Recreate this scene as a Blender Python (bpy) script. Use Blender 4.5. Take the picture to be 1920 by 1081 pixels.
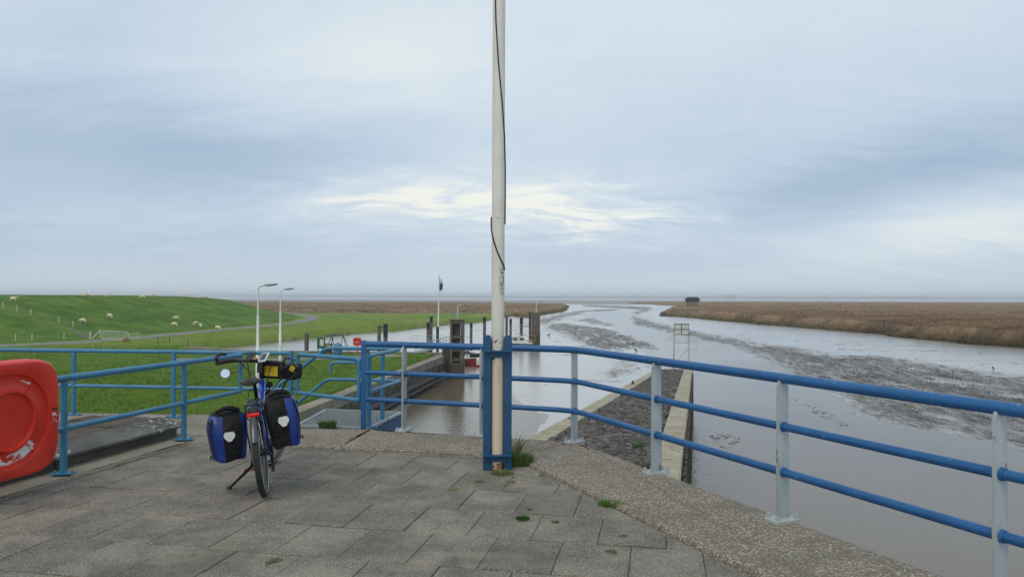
import bpy, bmesh, math, random
import numpy as np
from mathutils import Vector, Matrix, Euler
R = math.radians
random.seed(7); rng = np.random.default_rng(11)
S = bpy.context.scene
for o in list(bpy.data.objects): bpy.data.objects.remove(o)
COL = S.collection

# ------------------------------------------------------------------ camera, sky, sun, exposure
F = 1386.0                                   # focal length in photograph pixels (1920 wide)
CAMZ = 1.65
cam_d = bpy.data.cameras.new('camera'); cam = bpy.data.objects.new('camera', cam_d); COL.objects.link(cam)
cam_d.sensor_width = 36.0; cam_d.lens = F/1920*36.0; cam_d.clip_start = 0.05; cam_d.clip_end = 60000
CR = Matrix.Rotation(R(90.66), 3, 'X') @ Matrix.Rotation(R(0.2), 3, 'Z')
cam.matrix_world = Matrix.Translation((0, 0, CAMZ)) @ CR.to_4x4()
S.camera = cam
S.render.resolution_x = 1024; S.render.resolution_y = 576

SUN_AZ, SUN_EL = 205.0, 52.0                   # degrees right of the view direction, above horizon
W = bpy.data.worlds.new('World'); S.world = W; W.use_nodes = True
nt = W.node_tree; N = nt.nodes; L = nt.links; N.clear()
def nd(t, **k):
    n = N.new(t)
    for a, b in k.items(): setattr(n, a, b)
    return n
def mth(op, a, b=None, c=None, clamp=False):
    n = nd('ShaderNodeMath', operation=op, use_clamp=clamp)
    for i, v in enumerate((a, b, c)):
        if v is None: continue
        if isinstance(v, (int, float)): n.inputs[i].default_value = v
        else: L.new(v, n.inputs[i])
    return n.outputs[0]
out = nd('ShaderNodeOutputWorld')
sky = nd('ShaderNodeTexSky', sky_type='NISHITA', sun_disc=False)
sky.sun_elevation = R(SUN_EL); sky.sun_rotation = R(SUN_AZ); sky.air_density = 1.0; sky.dust_density = 3.0
bg1 = nd('ShaderNodeBackground'); bg1.inputs[1].default_value = 0.10; L.new(sky.outputs[0], bg1.inputs[0])
tc = nd('ShaderNodeTexCoord'); sp = nd('ShaderNodeSeparateXYZ'); L.new(tc.outputs['Generated'], sp.inputs[0])
X, Y, Z = sp.outputs
zc = mth('ADD', mth('ABSOLUTE', Z), 0.20)
px_ = mth('DIVIDE', X, zc); py_ = mth('DIVIDE', Y, zc)
cv = nd('ShaderNodeCombineXYZ'); L.new(px_, cv.inputs[0]); L.new(py_, cv.inputs[1])
def noise(vec, sc, det=6, rough=.55, dist=0.0, off=(0,0,0), scl=(1,1,1), rot=0):
    mp = nd('ShaderNodeMapping'); L.new(vec, mp.inputs[0]); mp.inputs['Location'].default_value = off
    mp.inputs['Scale'].default_value = scl; mp.inputs['Rotation'].default_value = (0, 0, rot)
    n = nd('ShaderNodeTexNoise'); L.new(mp.outputs[0], n.inputs['Vector'])
    n.inputs['Scale'].default_value = sc; n.inputs['Detail'].default_value = det
    n.inputs['Roughness'].default_value = rough; n.inputs['Distortion'].default_value = dist
    return n.outputs[0]
n1 = noise(tc.outputs['Generated'], 1.9, 5, .5, .3, off=(3.1, 1.7, 0))
n2 = noise(cv.outputs[0], 1.3, 9, .62, .5, off=(7.3, 2.2, 0), scl=(.75, 1.15, 1), rot=.5)
n3 = noise(cv.outputs[0], 4.5, 10, .65, .8, off=(1.3, 9.2, 0), scl=(.5, 1.5, 1), rot=-.2)
V = mth('ADD', mth('MULTIPLY', mth('SUBTRACT', n1, .5), .55), .50)
V = mth('ADD', V, mth('MULTIPLY', mth('SUBTRACT', n2, .5), .30))
V = mth('ADD', V, mth('MULTIPLY', mth('SUBTRACT', n3, .5), mth('MULTIPLY_ADD', mth('EXPONENT', mth('MULTIPLY', mth('ABSOLUTE', Z), -7.0)), .34, .04)))
az = mth('ARCTAN2', X, Y); el = mth('ARCSINE', Z)
# warp the angles a little so that the cloud banks have torn edges
azw = mth('ADD', az, mth('MULTIPLY', mth('SUBTRACT', n2, .5), .25))
elw = mth('ADD', el, mth('MULTIPLY', mth('SUBTRACT', n3, .5), .07))
def blob(a0, e0, sa, se, tilt, amt):          # a cloud bank of the sky itself, by compass bearing and height (degrees)
    da = mth('SUBTRACT', azw, R(a0)); de = mth('SUBTRACT', elw, R(e0))
    c, s = math.cos(R(tilt)), math.sin(R(tilt))
    u = mth('ADD', mth('MULTIPLY', da, c), mth('MULTIPLY', de, s)); v = mth('SUBTRACT', mth('MULTIPLY', de, c), mth('MULTIPLY', da, s))
    q = mth('ADD', mth('POWER', mth('ABSOLUTE', mth('DIVIDE', u, R(sa))), 2.0), mth('POWER', mth('ABSOLUTE', mth('DIVIDE', v, R(se))), 2.0))
    return mth('MULTIPLY', mth('EXPONENT', mth('MULTIPLY', q, -1)), amt)
n4 = mth('MULTIPLY_ADD', mth('SUBTRACT', noise(cv.outputs[0], 3.8, 9, .68, 1.2, off=(4.4, 2.9, 0), scl=(.7, 1.2, 1), rot=.1), .40), 3.0, .35, clamp=True)
for b in [(-6, 7.4, 13, 1.9, 2, .58), (8, 6.0, 6.5, 2.1, 4, .60), (37, 5.4, 17, 2.3, 9, .36), (25, 8.4, 13, 2.4, 9, -.27),
          (-24, 10.0, 14, 3.2, -3, -.26), (-14, 17, 12, 4, 0, .12), (14, 21, 45, 8, 4, .26), (-30, 3, 16, 2, 0, -.06),
          (3, 3.3, 22, 1.5, 0, -.08), (-8, 12.5, 10, 2.2, 4, -.08), (4, 12, 8, 4, 0, .06)]:
    bb = blob(*b)
    if b[5] > .45: bb = mth('MULTIPLY', bb, mth('MULTIPLY', n4, 1.0, clamp=True))
    V = mth('ADD', V, bb)
cr = nd('ShaderNodeValToRGB'); L.new(V, cr.inputs[0])
e = cr.color_ramp.elements; e[0].position = .12; e[0].color = (.265, .36, .485, 1); e[1].position = 1.0; e[1].color = (.77, .77, .715, 1)
for p, c in [(.35, (.365, .46, .58)), (.55, (.465, .555, .655)), (.75, (.565, .64, .70))]:
    q = e.new(p); q.color = (*c, 1)
# the lowest few degrees are veiled by air
hz = nd('ShaderNodeMixRGB'); L.new(mth('MULTIPLY', mth('EXPONENT', mth('MULTIPLY', mth('ABSOLUTE', el), -26.0)), .8), hz.inputs[0])
L.new(cr.outputs[0], hz.inputs[1]); hz.inputs[2].default_value = (.56, .64, .69, 1)
bg2 = nd('ShaderNodeBackground'); L.new(hz.outputs[0], bg2.inputs[0]); bg2.inputs[1].default_value = 1.18
mx = nd('ShaderNodeMixShader'); mx.inputs[0].default_value = .93
L.new(bg1.outputs[0], mx.inputs[1]); L.new(bg2.outputs[0], mx.inputs[2]); L.new(mx.outputs[0], out.inputs[0])

sd = bpy.data.lights.new('sun', 'SUN'); sd.energy = 1.5; sd.angle = R(40); sd.color = (1, .89, .71)
so = bpy.data.objects.new('sun', sd); COL.objects.link(so)
dv = Vector((math.sin(R(SUN_AZ))*math.cos(R(SUN_EL)), math.cos(R(SUN_AZ))*math.cos(R(SUN_EL)), math.sin(R(SUN_EL))))
so.rotation_euler = dv.to_track_quat('Z', 'Y').to_euler()
S.view_settings.view_transform = 'Standard'; S.view_settings.look = 'None'
S.view_settings.exposure = 0.08; S.view_settings.gamma = 1.0; S.view_settings.use_curve_mapping = False
try: S.cycles.volume_bounces = 2
except Exception: pass

# ------------------------------------------------------------------ measuring helpers
def ray(px, py):
    return (CR @ Vector(((px-960)/F, -(py-540.5)/F, -1))).normalized()
def gp(px, py, z):                            # point of the horizontal plane z that was sighted at (px, py)
    d = ray(px, py); t = (z-CAMZ)/d.z; return Vector((d.x*t, d.y*t, z))
def gd(px, py, D):                            # point at depth D
    d = ray(px, py); t = D/d.y; return Vector((d.x*t, D, CAMZ+d.z*t))

# ------------------------------------------------------------------ materials
MATS = {}
def newmat(name):
    m = bpy.data.materials.new(name); m.use_nodes = True; MATS[name] = m
    return m, m.node_tree, m.node_tree.nodes['Principled BSDF']
class G:                                      # tiny node-graph writer
    def __init__(s, nt): s.nt = nt; s.tc = nt.nodes.new('ShaderNodeTexCoord'); s.obj = s.tc.outputs['Object']
    def n(s, t, **k):
        n = s.nt.nodes.new(t)
        for a, b in k.items(): setattr(n, a, b)
        return n
    def lk(s, a, i): s.nt.links.new(a, i)
    def m(s, op, a, b=None, c=None, clamp=False):
        n = s.n('ShaderNodeMath', operation=op, use_clamp=clamp)
        for i, v in enumerate((a, b, c)):
            if v is None: continue
            if isinstance(v, (int, float)): n.inputs[i].default_value = v
            else: s.lk(v, n.inputs[i])
        return n.outputs[0]
    def map(s, scl=(1,1,1), rot=(0,0,0), vec=None, rnd=False):
        mp = s.n('ShaderNodeMapping'); s.lk(vec or s.obj, mp.inputs[0]); mp.inputs['Scale'].default_value = scl; mp.inputs['Rotation'].default_value = rot
        if rnd:
            oi = s.n('ShaderNodeObjectInfo'); s.lk(s.m('MULTIPLY', oi.outputs['Random'], 37.0), mp.inputs['Location'])
        return mp.outputs[0]
    def noise(s, sc, det=5, rough=.55, vec=None, dist=0):
        n = s.n('ShaderNodeTexNoise'); s.lk(vec or s.obj, n.inputs['Vector'])
        n.inputs['Scale'].default_value = sc; n.inputs['Detail'].default_value = det; n.inputs['Roughness'].default_value = rough; n.inputs['Distortion'].default_value = dist
        return n.outputs[0]
    def vor(s, sc, vec=None, feat='F1', out='Distance'):
        n = s.n('ShaderNodeTexVoronoi', feature=feat); s.lk(vec or s.obj, n.inputs['Vector']); n.inputs['Scale'].default_value = sc
        return n.outputs[out]
    def step(s, v, a, b):                     # smooth 0..1 between a and b
        n = s.n('ShaderNodeMapRange', interpolation_type='SMOOTHSTEP'); s.lk(v, n.inputs[0]); n.inputs[1].default_value = a; n.inputs[2].default_value = b
        return n.outputs[0]
    def mix(s, f, a, b):
        n = s.n('ShaderNodeMixRGB')
        for i, v in enumerate((f, a, b)):
            if isinstance(v, (int, float)): n.inputs[i].default_value = v
            elif isinstance(v, tuple): n.inputs[i].default_value = (*v, 1)
            else: s.lk(v, n.inputs[i])
        return n.outputs[0]
    def bump(s, h, strength=.3, dist=.01, prev=None):
        n = s.n('ShaderNodeBump'); s.lk(h, n.inputs['Height'])
        if isinstance(strength, (int, float)): n.inputs['Strength'].default_value = strength
        else: s.lk(strength, n.inputs['Strength'])
        n.inputs['Distance'].default_value = dist
        if prev: s.lk(prev, n.inputs['Normal'])
        return n.outputs[0]
    def attr(s, name, out='Fac'):
        n = s.n('ShaderNodeAttribute'); n.attribute_name = name; return n.outputs[out]
    def bright(s, col, lo, hi):               # each object slightly lighter or darker
        oi = s.n('ShaderNodeObjectInfo'); h = s.n('ShaderNodeHueSaturation'); s.lk(col, h.inputs['Color'])
        s.lk(s.m('MULTIPLY_ADD', oi.outputs['Random'], hi-lo, lo), h.inputs['Value']); return h.outputs[0]
def mat(name, c1, c2=None, sc=6, rough=.6, metal=0, bump=.15, bsc=60, dist=.004, spot=None, coat=0, spec=.5, vary=None, trans=0, emit=None, stretch=(1,1,1)):
    m, t, b = newmat(name); g = G(t)
    v = g.map(stretch, rnd=True)
    col = g.mix(g.step(g.noise(sc, 6, .6, v), .35, .65), c1, c2 or c1)
    if spot:                                  # (colour, scale, threshold) patches of wear
        for (c, s_, th) in spot: col = g.mix(g.step(g.noise(s_, 6, .65, v), th, th+.035), col, c)
    if vary: col = g.bright(col, *vary)
    g.lk(col, b.inputs['Base Color']); b.inputs['Roughness'].default_value = rough; b.inputs['Metallic'].default_value = metal
    b.inputs['Specular IOR Level'].default_value = spec; b.inputs['Coat Weight'].default_value = coat
    if trans: b.inputs['Transmission Weight'].default_value = trans
    if emit: b.inputs['Emission Color'].default_value = (*emit, 1); b.inputs['Emission Strength'].default_value = 1
    if bump: g.lk(g.bump(g.noise(bsc, 4, .6, v), bump, dist), b.inputs['Normal'])
    return m
BLUE = mat('blue_rail_paint', (.010, .082, .225), (.014, .105, .275), 3, .40, bump=.12, bsc=25, spot=[((.38, .47, .54), 24, .67), ((.010, .05, .12), 30, .66), ((.14, .07, .035), 18, .69)])
BLUE2 = mat('light_blue_rail_paint', (.035, .165, .285), (.05, .20, .335), 3, .42, bump=.12, bsc=25, spot=[((.35, .45, .52), 16, .72), ((.10, .06, .035), 9, .74)])
BLUED = mat('dark_blue_steel', (.008, .062, .145), (.012, .08, .18), 5, .45, bump=.15, bsc=20, spot=[((.02, .03, .05), 9, .70)])
GPOST = mat('galvanised_grey_paint', (.29, .33, .335), (.36, .40, .40), 5, .5, bump=.12, bsc=30, spot=[((.16, .175, .14), 9, .61), ((.06, .055, .045), 34, .65)], stretch=(1, 1, .5))
GALV = mat('galvanised_steel', (.24, .275, .29), (.32, .36, .375), 20, .5, .3, spot=[((.2, .2, .19), 30, .68)])
RUST = mat('rusty_steel', (.30, .16, .06), (.45, .33, .18), 9, .8, bump=.3)
TIMBER = mat('weathered_timber', (.075, .066, .058), (.145, .13, .115), 5, .85, bump=.6, bsc=14, dist=.02, spot=[((.05, .06, .03), 3, .6)], stretch=(6, 6, .5))
TIMBERD = mat('wet_dark_timber', (.034, .030, .020), (.068, .060, .038), 4, .6, bump=.5, bsc=14, dist=.02, spot=[((.05, .065, .02), 2.5, .58)], stretch=(5, 5, .5), vary=(.75, 1.3))
BLACKP = mat('black_pile_wrap', (.012, .012, .013), (.025, .024, .024), 5, .5)
CONC = mat('old_concrete', (.17, .15, .112), (.25, .225, .17), 1.5, .9, bump=.4, bsc=25, dist=.01, spot=[((.10, .10, .07), 2.2, .62), ((.36, .34, .28), 70, .62), ((.07, .065, .05), 55, .63)], vary=(.88, 1.1))
CONCD = mat('dark_stained_concrete', (.10, .092, .075), (.15, .135, .11), 2, .9, bump=.4, bsc=20, dist=.01, spot=[((.05, .055, .035), 3, .58)])
BEAM = mat('pale_mole_concrete', (.27, .24, .165), (.36, .325, .24), 1.0, .9, bump=.4, bsc=9, dist=.02, spot=[((.17, .16, .10), 3, .6), ((.42, .39, .31), 10, .68)])
ALGAE = mat('algae_stone', (.055, .052, .035), (.12, .105, .075), 3, .8, bump=.5, bsc=12, dist=.03, spot=[((.045, .06, .02), 2, .55)], vary=(.6, 1.4))
BASALT = mat('basalt_stone', (.050, .045, .040), (.10, .090, .078), 5, .75, bump=.4, bsc=30, spot=[((.16, .15, .12), 10, .70)], vary=(.6, 1.5))
RED = mat('red_polyethylene', (.55, .018, .008), (.62, .028, .012), 3, .42, bump=.06, bsc=40, spot=[((.72, .30, .24), 40, .74)])
WHITE = mat('white_paint', (.62, .64, .62), (.70, .72, .68), 4, .45)
BLK = mat('black_plastic', (.012, .012, .013), (.02, .02, .021), 8, .45, bump=.1)
BLKM = mat('black_metal', (.014, .014, .016), (.022, .022, .024), 8, .3, .3, bump=0)
RUB = mat('tyre_rubber', (.018, .017, .016), (.04, .037, .033), 30, .75, bump=.5, bsc=120)
FAB = mat('black_tarpaulin', (.006, .006, .007), (.010, .010, .012), 5, .65, bump=.8, bsc=9, dist=.04, spec=.25)
FABB = mat('blue_tarpaulin', (.004, .026, .17), (.006, .038, .25), 4, .35, bump=.4, bsc=12, dist=.02)
BIKEB = mat('blue_bicycle_enamel', (.008, .05, .42), (.008, .06, .46), 3, .2, .2, bump=0, coat=.6)
YEL = mat('yellow_fabric', (.62, .42, .01), (.72, .5, .012), 9, .5)
ORA = mat('orange_reflector', (.8, .22, .02), rough=.2)
REFL = mat('reflective_patch', (.62, .62, .58), (.7, .7, .66), 20, .3)
SILV = mat('silver_metal', (.42, .43, .45), rough=.3, metal=.9, bump=0)
RIM = mat('grey_alloy_rim', (.10, .10, .105), rough=.35, metal=.6, bump=0)
MIRR = mat('mirror_glass', (.85, .87, .9), rough=.12, metal=.9, bump=0)
LENS = mat('red_rear_lens', (.75, .01, .008), rough=.15, bump=0, coat=.5)
SCRN = mat('grey_screen', (.05, .055, .07), rough=.12, bump=0)
GUARD = mat('grey_mudguard', (.05, .052, .06), rough=.3, bump=0, coat=.3)
SADL = mat('saddle_leather', (.02, .018, .018), (.10, .095, .085), 6, .4)
WOOL = mat('sheep_wool', (.58, .51, .35), (.72, .65, .48), 8, .95, bump=.8, bsc=9, dist=.08)
ROAD = mat('asphalt_path', (.15, .15, .14), (.19, .19, .175), .3, .9, bump=.2, bsc=3, dist=.02)
GRASSB = mat('grass_blade', (.045, .12, .02), (.09, .17, .035), 3, .6, bump=0, vary=(.8, 1.2))
STRAW = mat('dry_grass_blade', (.28, .21, .10), (.20, .18, .07), 9, .8, bump=0)
SOIL = mat('joint_soil', (.060, .054, .040), (.095, .09, .055), 9, .95)
HUTM = mat('dark_shingle', (.022, .018, .02), (.04, .032, .032), 1, .8)
GREENP = mat('green_paint', (.02, .085, .05), rough=.5)
TEAL = mat('teal_railing_paint', (.08, .26, .28), rough=.5)
MAROON = mat('maroon_hull_paint', (.18, .012, .015), (.14, .012, .014), 2, .5)
BOATW = mat('white_boat_paint', (.62, .62, .58), (.5, .5, .46), 2, .4)
PANEL = mat('board_panel', (.50, .53, .46), (.56, .58, .5), 2, .5)
SHORE = mat('distant_tree_line', (.05, .07, .06), (.08, .09, .08), .002, 1, bump=0)
GLASS = mat('cabin_glass', (.03, .04, .05), rough=.08, bump=0)
BIRD = mat('dark_plumage', (.02, .018, .017), rough=.8)

# paving tiles
m, t, b = newmat('paving_concrete'); PAVE = m; g = G(t); v = g.map(rnd=False)
gm = g.tc.outputs['Object']
fine = g.noise(120, 3, .75, v); grit = g.vor(62, v); blot = g.noise(2.6, 7, .62, v); blot2 = g.noise(.8, 5, .6, v)
col = g.mix(g.step(blot, .33, .68), (.106, .096, .075), (.203, .184, .146))
col = g.mix(g.m('MULTIPLY', g.step(fine, .5, .66), .75), col, (.32, .30, .26))
col = g.mix(g.m('MULTIPLY', g.step(grit, .34, .14), .8), col, (.46, .43, .36))
col = g.mix(g.m('MULTIPLY', g.step(fine, .44, .30), .8), col, (.035, .033, .028))
col = g.mix(g.m('MULTIPLY', g.step(blot2, .50, .62), .5), col, (.075, .072, .055))
st2 = g.noise(6.5, 7, .72, v); col = g.mix(g.m('MULTIPLY', g.step(st2, .56, .66), .4), col, (.062, .06, .046))
col = g.mix(g.m('MULTIPLY', g.step(g.noise(1.3, 6, .7, g.map((1, 1.6, 1), (0, 0, .7))), .56, .64), .35), col, (.27, .245, .185))
lich = g.m('MULTIPLY', g.step(g.noise(28, 4, .6, v), .66, .72), g.step(g.noise(1.7, 3, .5, v), .45, .6))
col = g.mix(g.m('MULTIPLY', lich, .55), col, (.30, .29, .25))
g.lk(g.bright(col, .88, 1.12), b.inputs['Base Color'])
g.lk(g.m('MULTIPLY_ADD', blot, .25, .72), b.inputs['Roughness']); b.inputs['Specular IOR Level'].default_value = .3
g.lk(g.bump(g.m('ADD', fine, g.m('MULTIPLY', g.noise(14, 4, .6, v), .8)), .55, .006), b.inputs['Normal'])
# exposed aggregate kerb
m, t, b = newmat('exposed_aggregate'); AGG = m; g = G(t)
wv = g.n('ShaderNodeVectorMath', operation='ADD'); nn = g.n('ShaderNodeTexNoise'); nn.inputs['Scale'].default_value = 35; g.lk(g.obj, nn.inputs['Vector'])
sc_ = g.n('ShaderNodeVectorMath', operation='SCALE'); g.lk(nn.outputs['Color'], sc_.inputs[0]); sc_.inputs['Scale'].default_value = .018
g.lk(g.obj, wv.inputs[0]); g.lk(sc_.outputs[0], wv.inputs[1])
vn = g.n('ShaderNodeTexVoronoi'); g.lk(wv.outputs[0], vn.inputs['Vector']); vn.inputs['Scale'].default_value = 64
sepc = g.n('ShaderNodeSeparateColor'); g.lk(vn.outputs['Color'], sepc.inputs[0])
rp = g.n('ShaderNodeValToRGB'); g.lk(sepc.outputs[0], rp.inputs[0]); rp.color_ramp.interpolation = 'CONSTANT'
es = rp.color_ramp.elements; es[0].color = (.17, .15, .115, 1); es[1].position = .22; es[1].color = (.27, .24, .18, 1)
for p, c in [(.42, (.38, .345, .275)), (.58, (.22, .145, .095)), (.70, (.31, .28, .22)), (.84, (.43, .40, .335)), (.93, (.12, .108, .085))]:
    q = es.new(p); q.color = (*c, 1)
edge = g.step(vn.outputs['Distance'], .42, .62)
col = g.mix(g.m('MULTIPLY', edge, .85), rp.outputs[0], (.135, .12, .088))
big = g.noise(1.6, 6, .6); col = g.mix(g.m('MULTIPLY', g.step(big, .45, .66), .5), col, (.12, .108, .08))
col = g.mix(g.m('MULTIPLY', g.m('MULTIPLY', g.step(g.noise(40, 4, .6), .62, .66), g.step(g.noise(1.1, 3, .5), .42, .6)), .7), col, (.46, .45, .40))
g.lk(g.bright(col, .95, 1.08), b.inputs['Base Color']); b.inputs['Roughness'].default_value = .85
g.lk(g.bump(g.m('SUBTRACT', 1.0, vn.outputs['Distance']), .8, .012, g.bump(g.noise(9, 5, .6), .4, .02)), b.inputs['Normal'])
# mast paint: old cream paint, black peeling spots, rust runs low down
m, t, b = newmat('old_mast_paint'); MAST = m; g = G(t)
sx = g.n('ShaderNodeSeparateXYZ'); g.lk(g.obj, sx.inputs[0]); zz = sx.outputs[2]
col = g.mix(g.step(g.noise(1.3, 5, .6), .35, .7), (.58, .55, .475), (.70, .665, .58))
run = g.noise(30, 4, .6, g.map((3, 3, .03)))
low = g.m('MULTIPLY', g.step(zz, 1.05, .9), g.m('ADD', .25, g.m('MULTIPLY', g.step(zz, .75, 1.02), .7)))
col = g.mix(g.step(zz, 1.06, 1.0), col, (.60, .52, .40))
col = g.mix(g.m('MULTIPLY', g.m('MULTIPLY', g.step(run, .5, .68), low), .8), col, (.33, .17, .06))
col = g.mix(g.m('MULTIPLY', g.step(zz, .20, .13), g.step(g.noise(9, 5, .6), .42, .6)), col, (.34, .18, .06))
sp1 = g.step(g.noise(30, 5, .62), .565, .59)
band = g.m('ADD', g.m('MULTIPLY', g.step(zz, 1.02, 1.08), g.step(zz, 1.40, 1.12)), g.m('MULTIPLY', g.step(zz, .30, .18), .6))
band = g.m('ADD', band, .03, clamp=True)
pos = g.m('MULTIPLY', g.step(g.noise(5, 4, .6), .47, .56), band)
col = g.mix(g.m('MULTIPLY', sp1, g.step(pos, .02, .2)), col, (.03, .03, .028))
d2 = g.m('MULTIPLY', g.m('MULTIPLY', g.step(zz, 1.62, 1.72), g.step(zz, 1.98, 1.90)), g.step(sx.outputs[0], .005, .03))
col = g.mix(g.m('MULTIPLY', d2, g.step(g.noise(45, 5, .7), .46, .55)), col, (.10, .10, .085))
g.lk(col, b.inputs['Base Color']); b.inputs['Roughness'].default_value = .5
g.lk(g.bump(g.noise(40, 4, .6), .15, .003), b.inputs['Normal'])
# lifebuoy housing with the remains of a white sticker
m, t, b = newmat('red_housing_plastic'); HOUS = m; g = G(t)
sx = g.n('ShaderNodeSeparateXYZ'); g.lk(g.obj, sx.inputs[0]); yy, z2 = sx.outputs[1], sx.outputs[2]
rr = g.m('SQRT', g.m('ADD', g.m('MULTIPLY', yy, yy), g.m('MULTIPLY', z2, z2)))
ang = g.m('ARCTAN2', yy, g.m('MULTIPLY', z2, -1.0))           # 0 = straight down
low = g.m('MULTIPLY', g.m('MULTIPLY', g.step(rr, .262, .275), g.step(rr, .355, .335)), g.m('MULTIPLY', g.step(ang, .86, .80), g.step(ang, -.9, -.8)))
top = g.m('MULTIPLY', g.m('MULTIPLY', g.step(rr, .325, .33), g.step(rr, .352, .348)), g.m('MULTIPLY', g.m('MULTIPLY', g.step(ang, 2.48, 2.52), g.step(ang, 2.84, 2.80)), g.step(z2, 0, .1)))
peel = g.step(g.noise(8, 6, .66, dist=1.0), .43, .442); peel2 = g.step(g.noise(26, 3, .5), .46, .5)
col = g.mix(g.step(g.noise(3, 4, .5), .3, .7), (.60, .022, .008), (.70, .040, .014))
col = g.mix(g.m('MULTIPLY', g.step(g.noise(60, 3, .6), .73, .76), .7), col, (.7, .4, .33))
dark_low = g.m('MULTIPLY', g.step(z2, -.2, -.47), g.step(g.noise(7, 5, .6), .4, .65)); col = g.mix(g.m('MULTIPLY', dark_low, .6), col, (.14, .02, .012))  # patchy darker red towards the bottom
col = g.mix(g.m('MAXIMUM', g.m('MULTIPLY', low, peel), g.m('MULTIPLY', top, peel2)), col, (.70, .68, .64))
g.lk(col, b.inputs['Base Color']); b.inputs['Roughness'].default_value = .40
g.lk(g.bump(g.noise(6, 4, .5), .12, .01), b.inputs['Normal'])
# slab mat: dark grooved plate with lichen
m, t, b = newmat('grooved_lichen_plate'); LICH = m; g = G(t)
col = g.mix(g.step(g.noise(3, 5, .6), .3, .7), (.085, .084, .080), (.14, .14, .135))
li = g.m('MULTIPLY', g.step(g.noise(17, 5, .65), .555, .585), g.step(g.noise(1.8, 3, .5), .40, .58))
col = g.mix(li, col, (.36, .37, .33)); g.lk(col, b.inputs['Base Color']); b.inputs['Roughness'].default_value = .9; b.inputs['Specular IOR Level'].default_value = .2
g.lk(g.bump(g.vor(26, g.map((1, 1, 1), (0, 0, .22)), 'DISTANCE_TO_EDGE'), .5, .006), b.inputs['Normal'])

# grass of lawn, field and dike; vertex attributes: fld 0 lawn..1 far field, dike, dry
m, t, b = newmat('mown_grass'); GRASS = m; g = G(t)
fld, dk, dry = g.attr('fld'), g.attr('dike'), g.attr('dry')
a = g.noise(.06, 6, .6); c2 = g.noise(1.1, 6, .68, g.map((1, .45, 1))); f2 = g.noise(9, 5, .7)
lawn = g.mix(g.step(c2, .32, .66), (.054, .118, .012), (.115, .195, .022))
lawn = g.mix(g.m('MULTIPLY', g.step(a, .5, .7), .5), lawn, (.075, .115, .020))
fieldc = g.mix(g.step(g.noise(.05, 6, .6, g.map((1, .5, 1))), .35, .65), (.13, .205, .026), (.20, .25, .05))
dikec = g.mix(g.step(g.noise(.16, 7, .66, g.map((1, 1, 3))), .36, .62), (.052, .118, .017), (.11, .19, .028))
col = g.mix(fld, lawn, fieldc); col = g.mix(dk, col, dikec)
col = g.mix(g.m('MULTIPLY', g.step(f2, .52, .66), .5), col, (.12, .17, .045))
col = g.mix(g.m('MULTIPLY', g.step(f2, .46, .34), .6), col, (.022, .05, .010))
dr = g.mix(g.step(g.noise(1.4, 6, .75), .40, .60), (.08, .075, .045), (.22, .20, .15))
dm = g.step(g.m('ADD', dry, g.m('MULTIPLY', g.m('SUBTRACT', g.noise(.5, 6, .7), .5), .9)), .42, .62)
col = g.mix(dm, col, dr)
g.lk(col, b.inputs['Base Color']); b.inputs['Roughness'].default_value = .9; b.inputs['Specular IOR Level'].default_value = .12
g.lk(g.bump(g.noise(5, 6, .75), .9, .10, g.bump(g.noise(.7, 4, .6), .5, .35)), b.inputs['Normal'])

# mud: wet and glossy where smooth, dull and broken where rough
m, t, b = newmat('wet_mud'); MUD = m; g = G(t)
ro = g.attr('ripple'); vm = g.map((1.0, .22, 1), (0, 0, -.42))
rb = g.noise(1.3, 7, .74, vm); rb2 = g.noise(4.5, 5, .7, vm); rb3 = g.noise(.55, 5, .7, vm); patch = g.noise(.05, 6, .6)
fineb0 = g.noise(1.7, 6, .8, vm); rsel = g.step(g.m('ADD', ro, g.m('MULTIPLY', g.m('SUBTRACT', fineb0, .5), 1.6)), .30, .68)
col = g.mix(g.step(patch, .35, .65), (.235, .22, .195), (.31, .295, .265))
fineb = g.noise(2.4, 6, .8, vm); col = g.mix(rsel, col, g.mix(g.step(g.m('ADD', g.m('MULTIPLY', fineb, .65), g.m('MULTIPLY', rb3, .35)), .45, .59), (.045, .041, .034), (.30, .28, .245))); g.lk(col, b.inputs['Base Color'])  # streaks paint the sky gleam and shade of the ridges into the colour
lines = g.noise(.16, 3, .5, g.map((.35, 1.6, 1), (0, 0, -.25), rnd=False), dist=1.5)
ln = g.step(g.m('ABSOLUTE', g.m('SUBTRACT', lines, .5)), .006, .0)
g.lk(g.m('ADD', g.m('MULTIPLY_ADD', rsel, .22, .20), g.m('MULTIPLY', g.noise(.4, 5, .6), .10)), b.inputs['Roughness'])
b.inputs['Specular IOR Level'].default_value = .6; g.lk(g.m('MULTIPLY_ADD', rsel, -.75, .8), b.inputs['Coat Weight']); b.inputs['Coat Roughness'].default_value = .22
g.lk(g.bump(g.m('ADD', rb, g.m('MULTIPLY', rb2, .35)), g.m('MULTIPLY_ADD', ro, .95, .03), .30, g.bump(ln, .35, -.12)), b.inputs['Normal'])
# water
m, t, b = newmat('estuary_water'); WATER = m; g = G(t)
near = g.noise(2.2, 4, .6, g.map((1, .55, 1), (0, 0, .5))); n5 = g.noise(9, 3, .55, g.map((1, .5, 1), (0, 0, .5)))
calm = g.step(g.noise(.035, 4, .6), .38, .62)
g.lk(g.mix(g.noise(.1, 4, .5), (.120, .098, .070), (.155, .128, .092)), b.inputs['Base Color'])
b.inputs['Roughness'].default_value = .06; b.inputs['IOR'].default_value = 1.33; b.inputs['Specular IOR Level'].default_value = .6
g.lk(g.bump(g.m('ADD', near, g.m('MULTIPLY', n5, .5)), g.m('MULTIPLY_ADD', calm, .22, .14), .08), b.inputs['Normal'])
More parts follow.
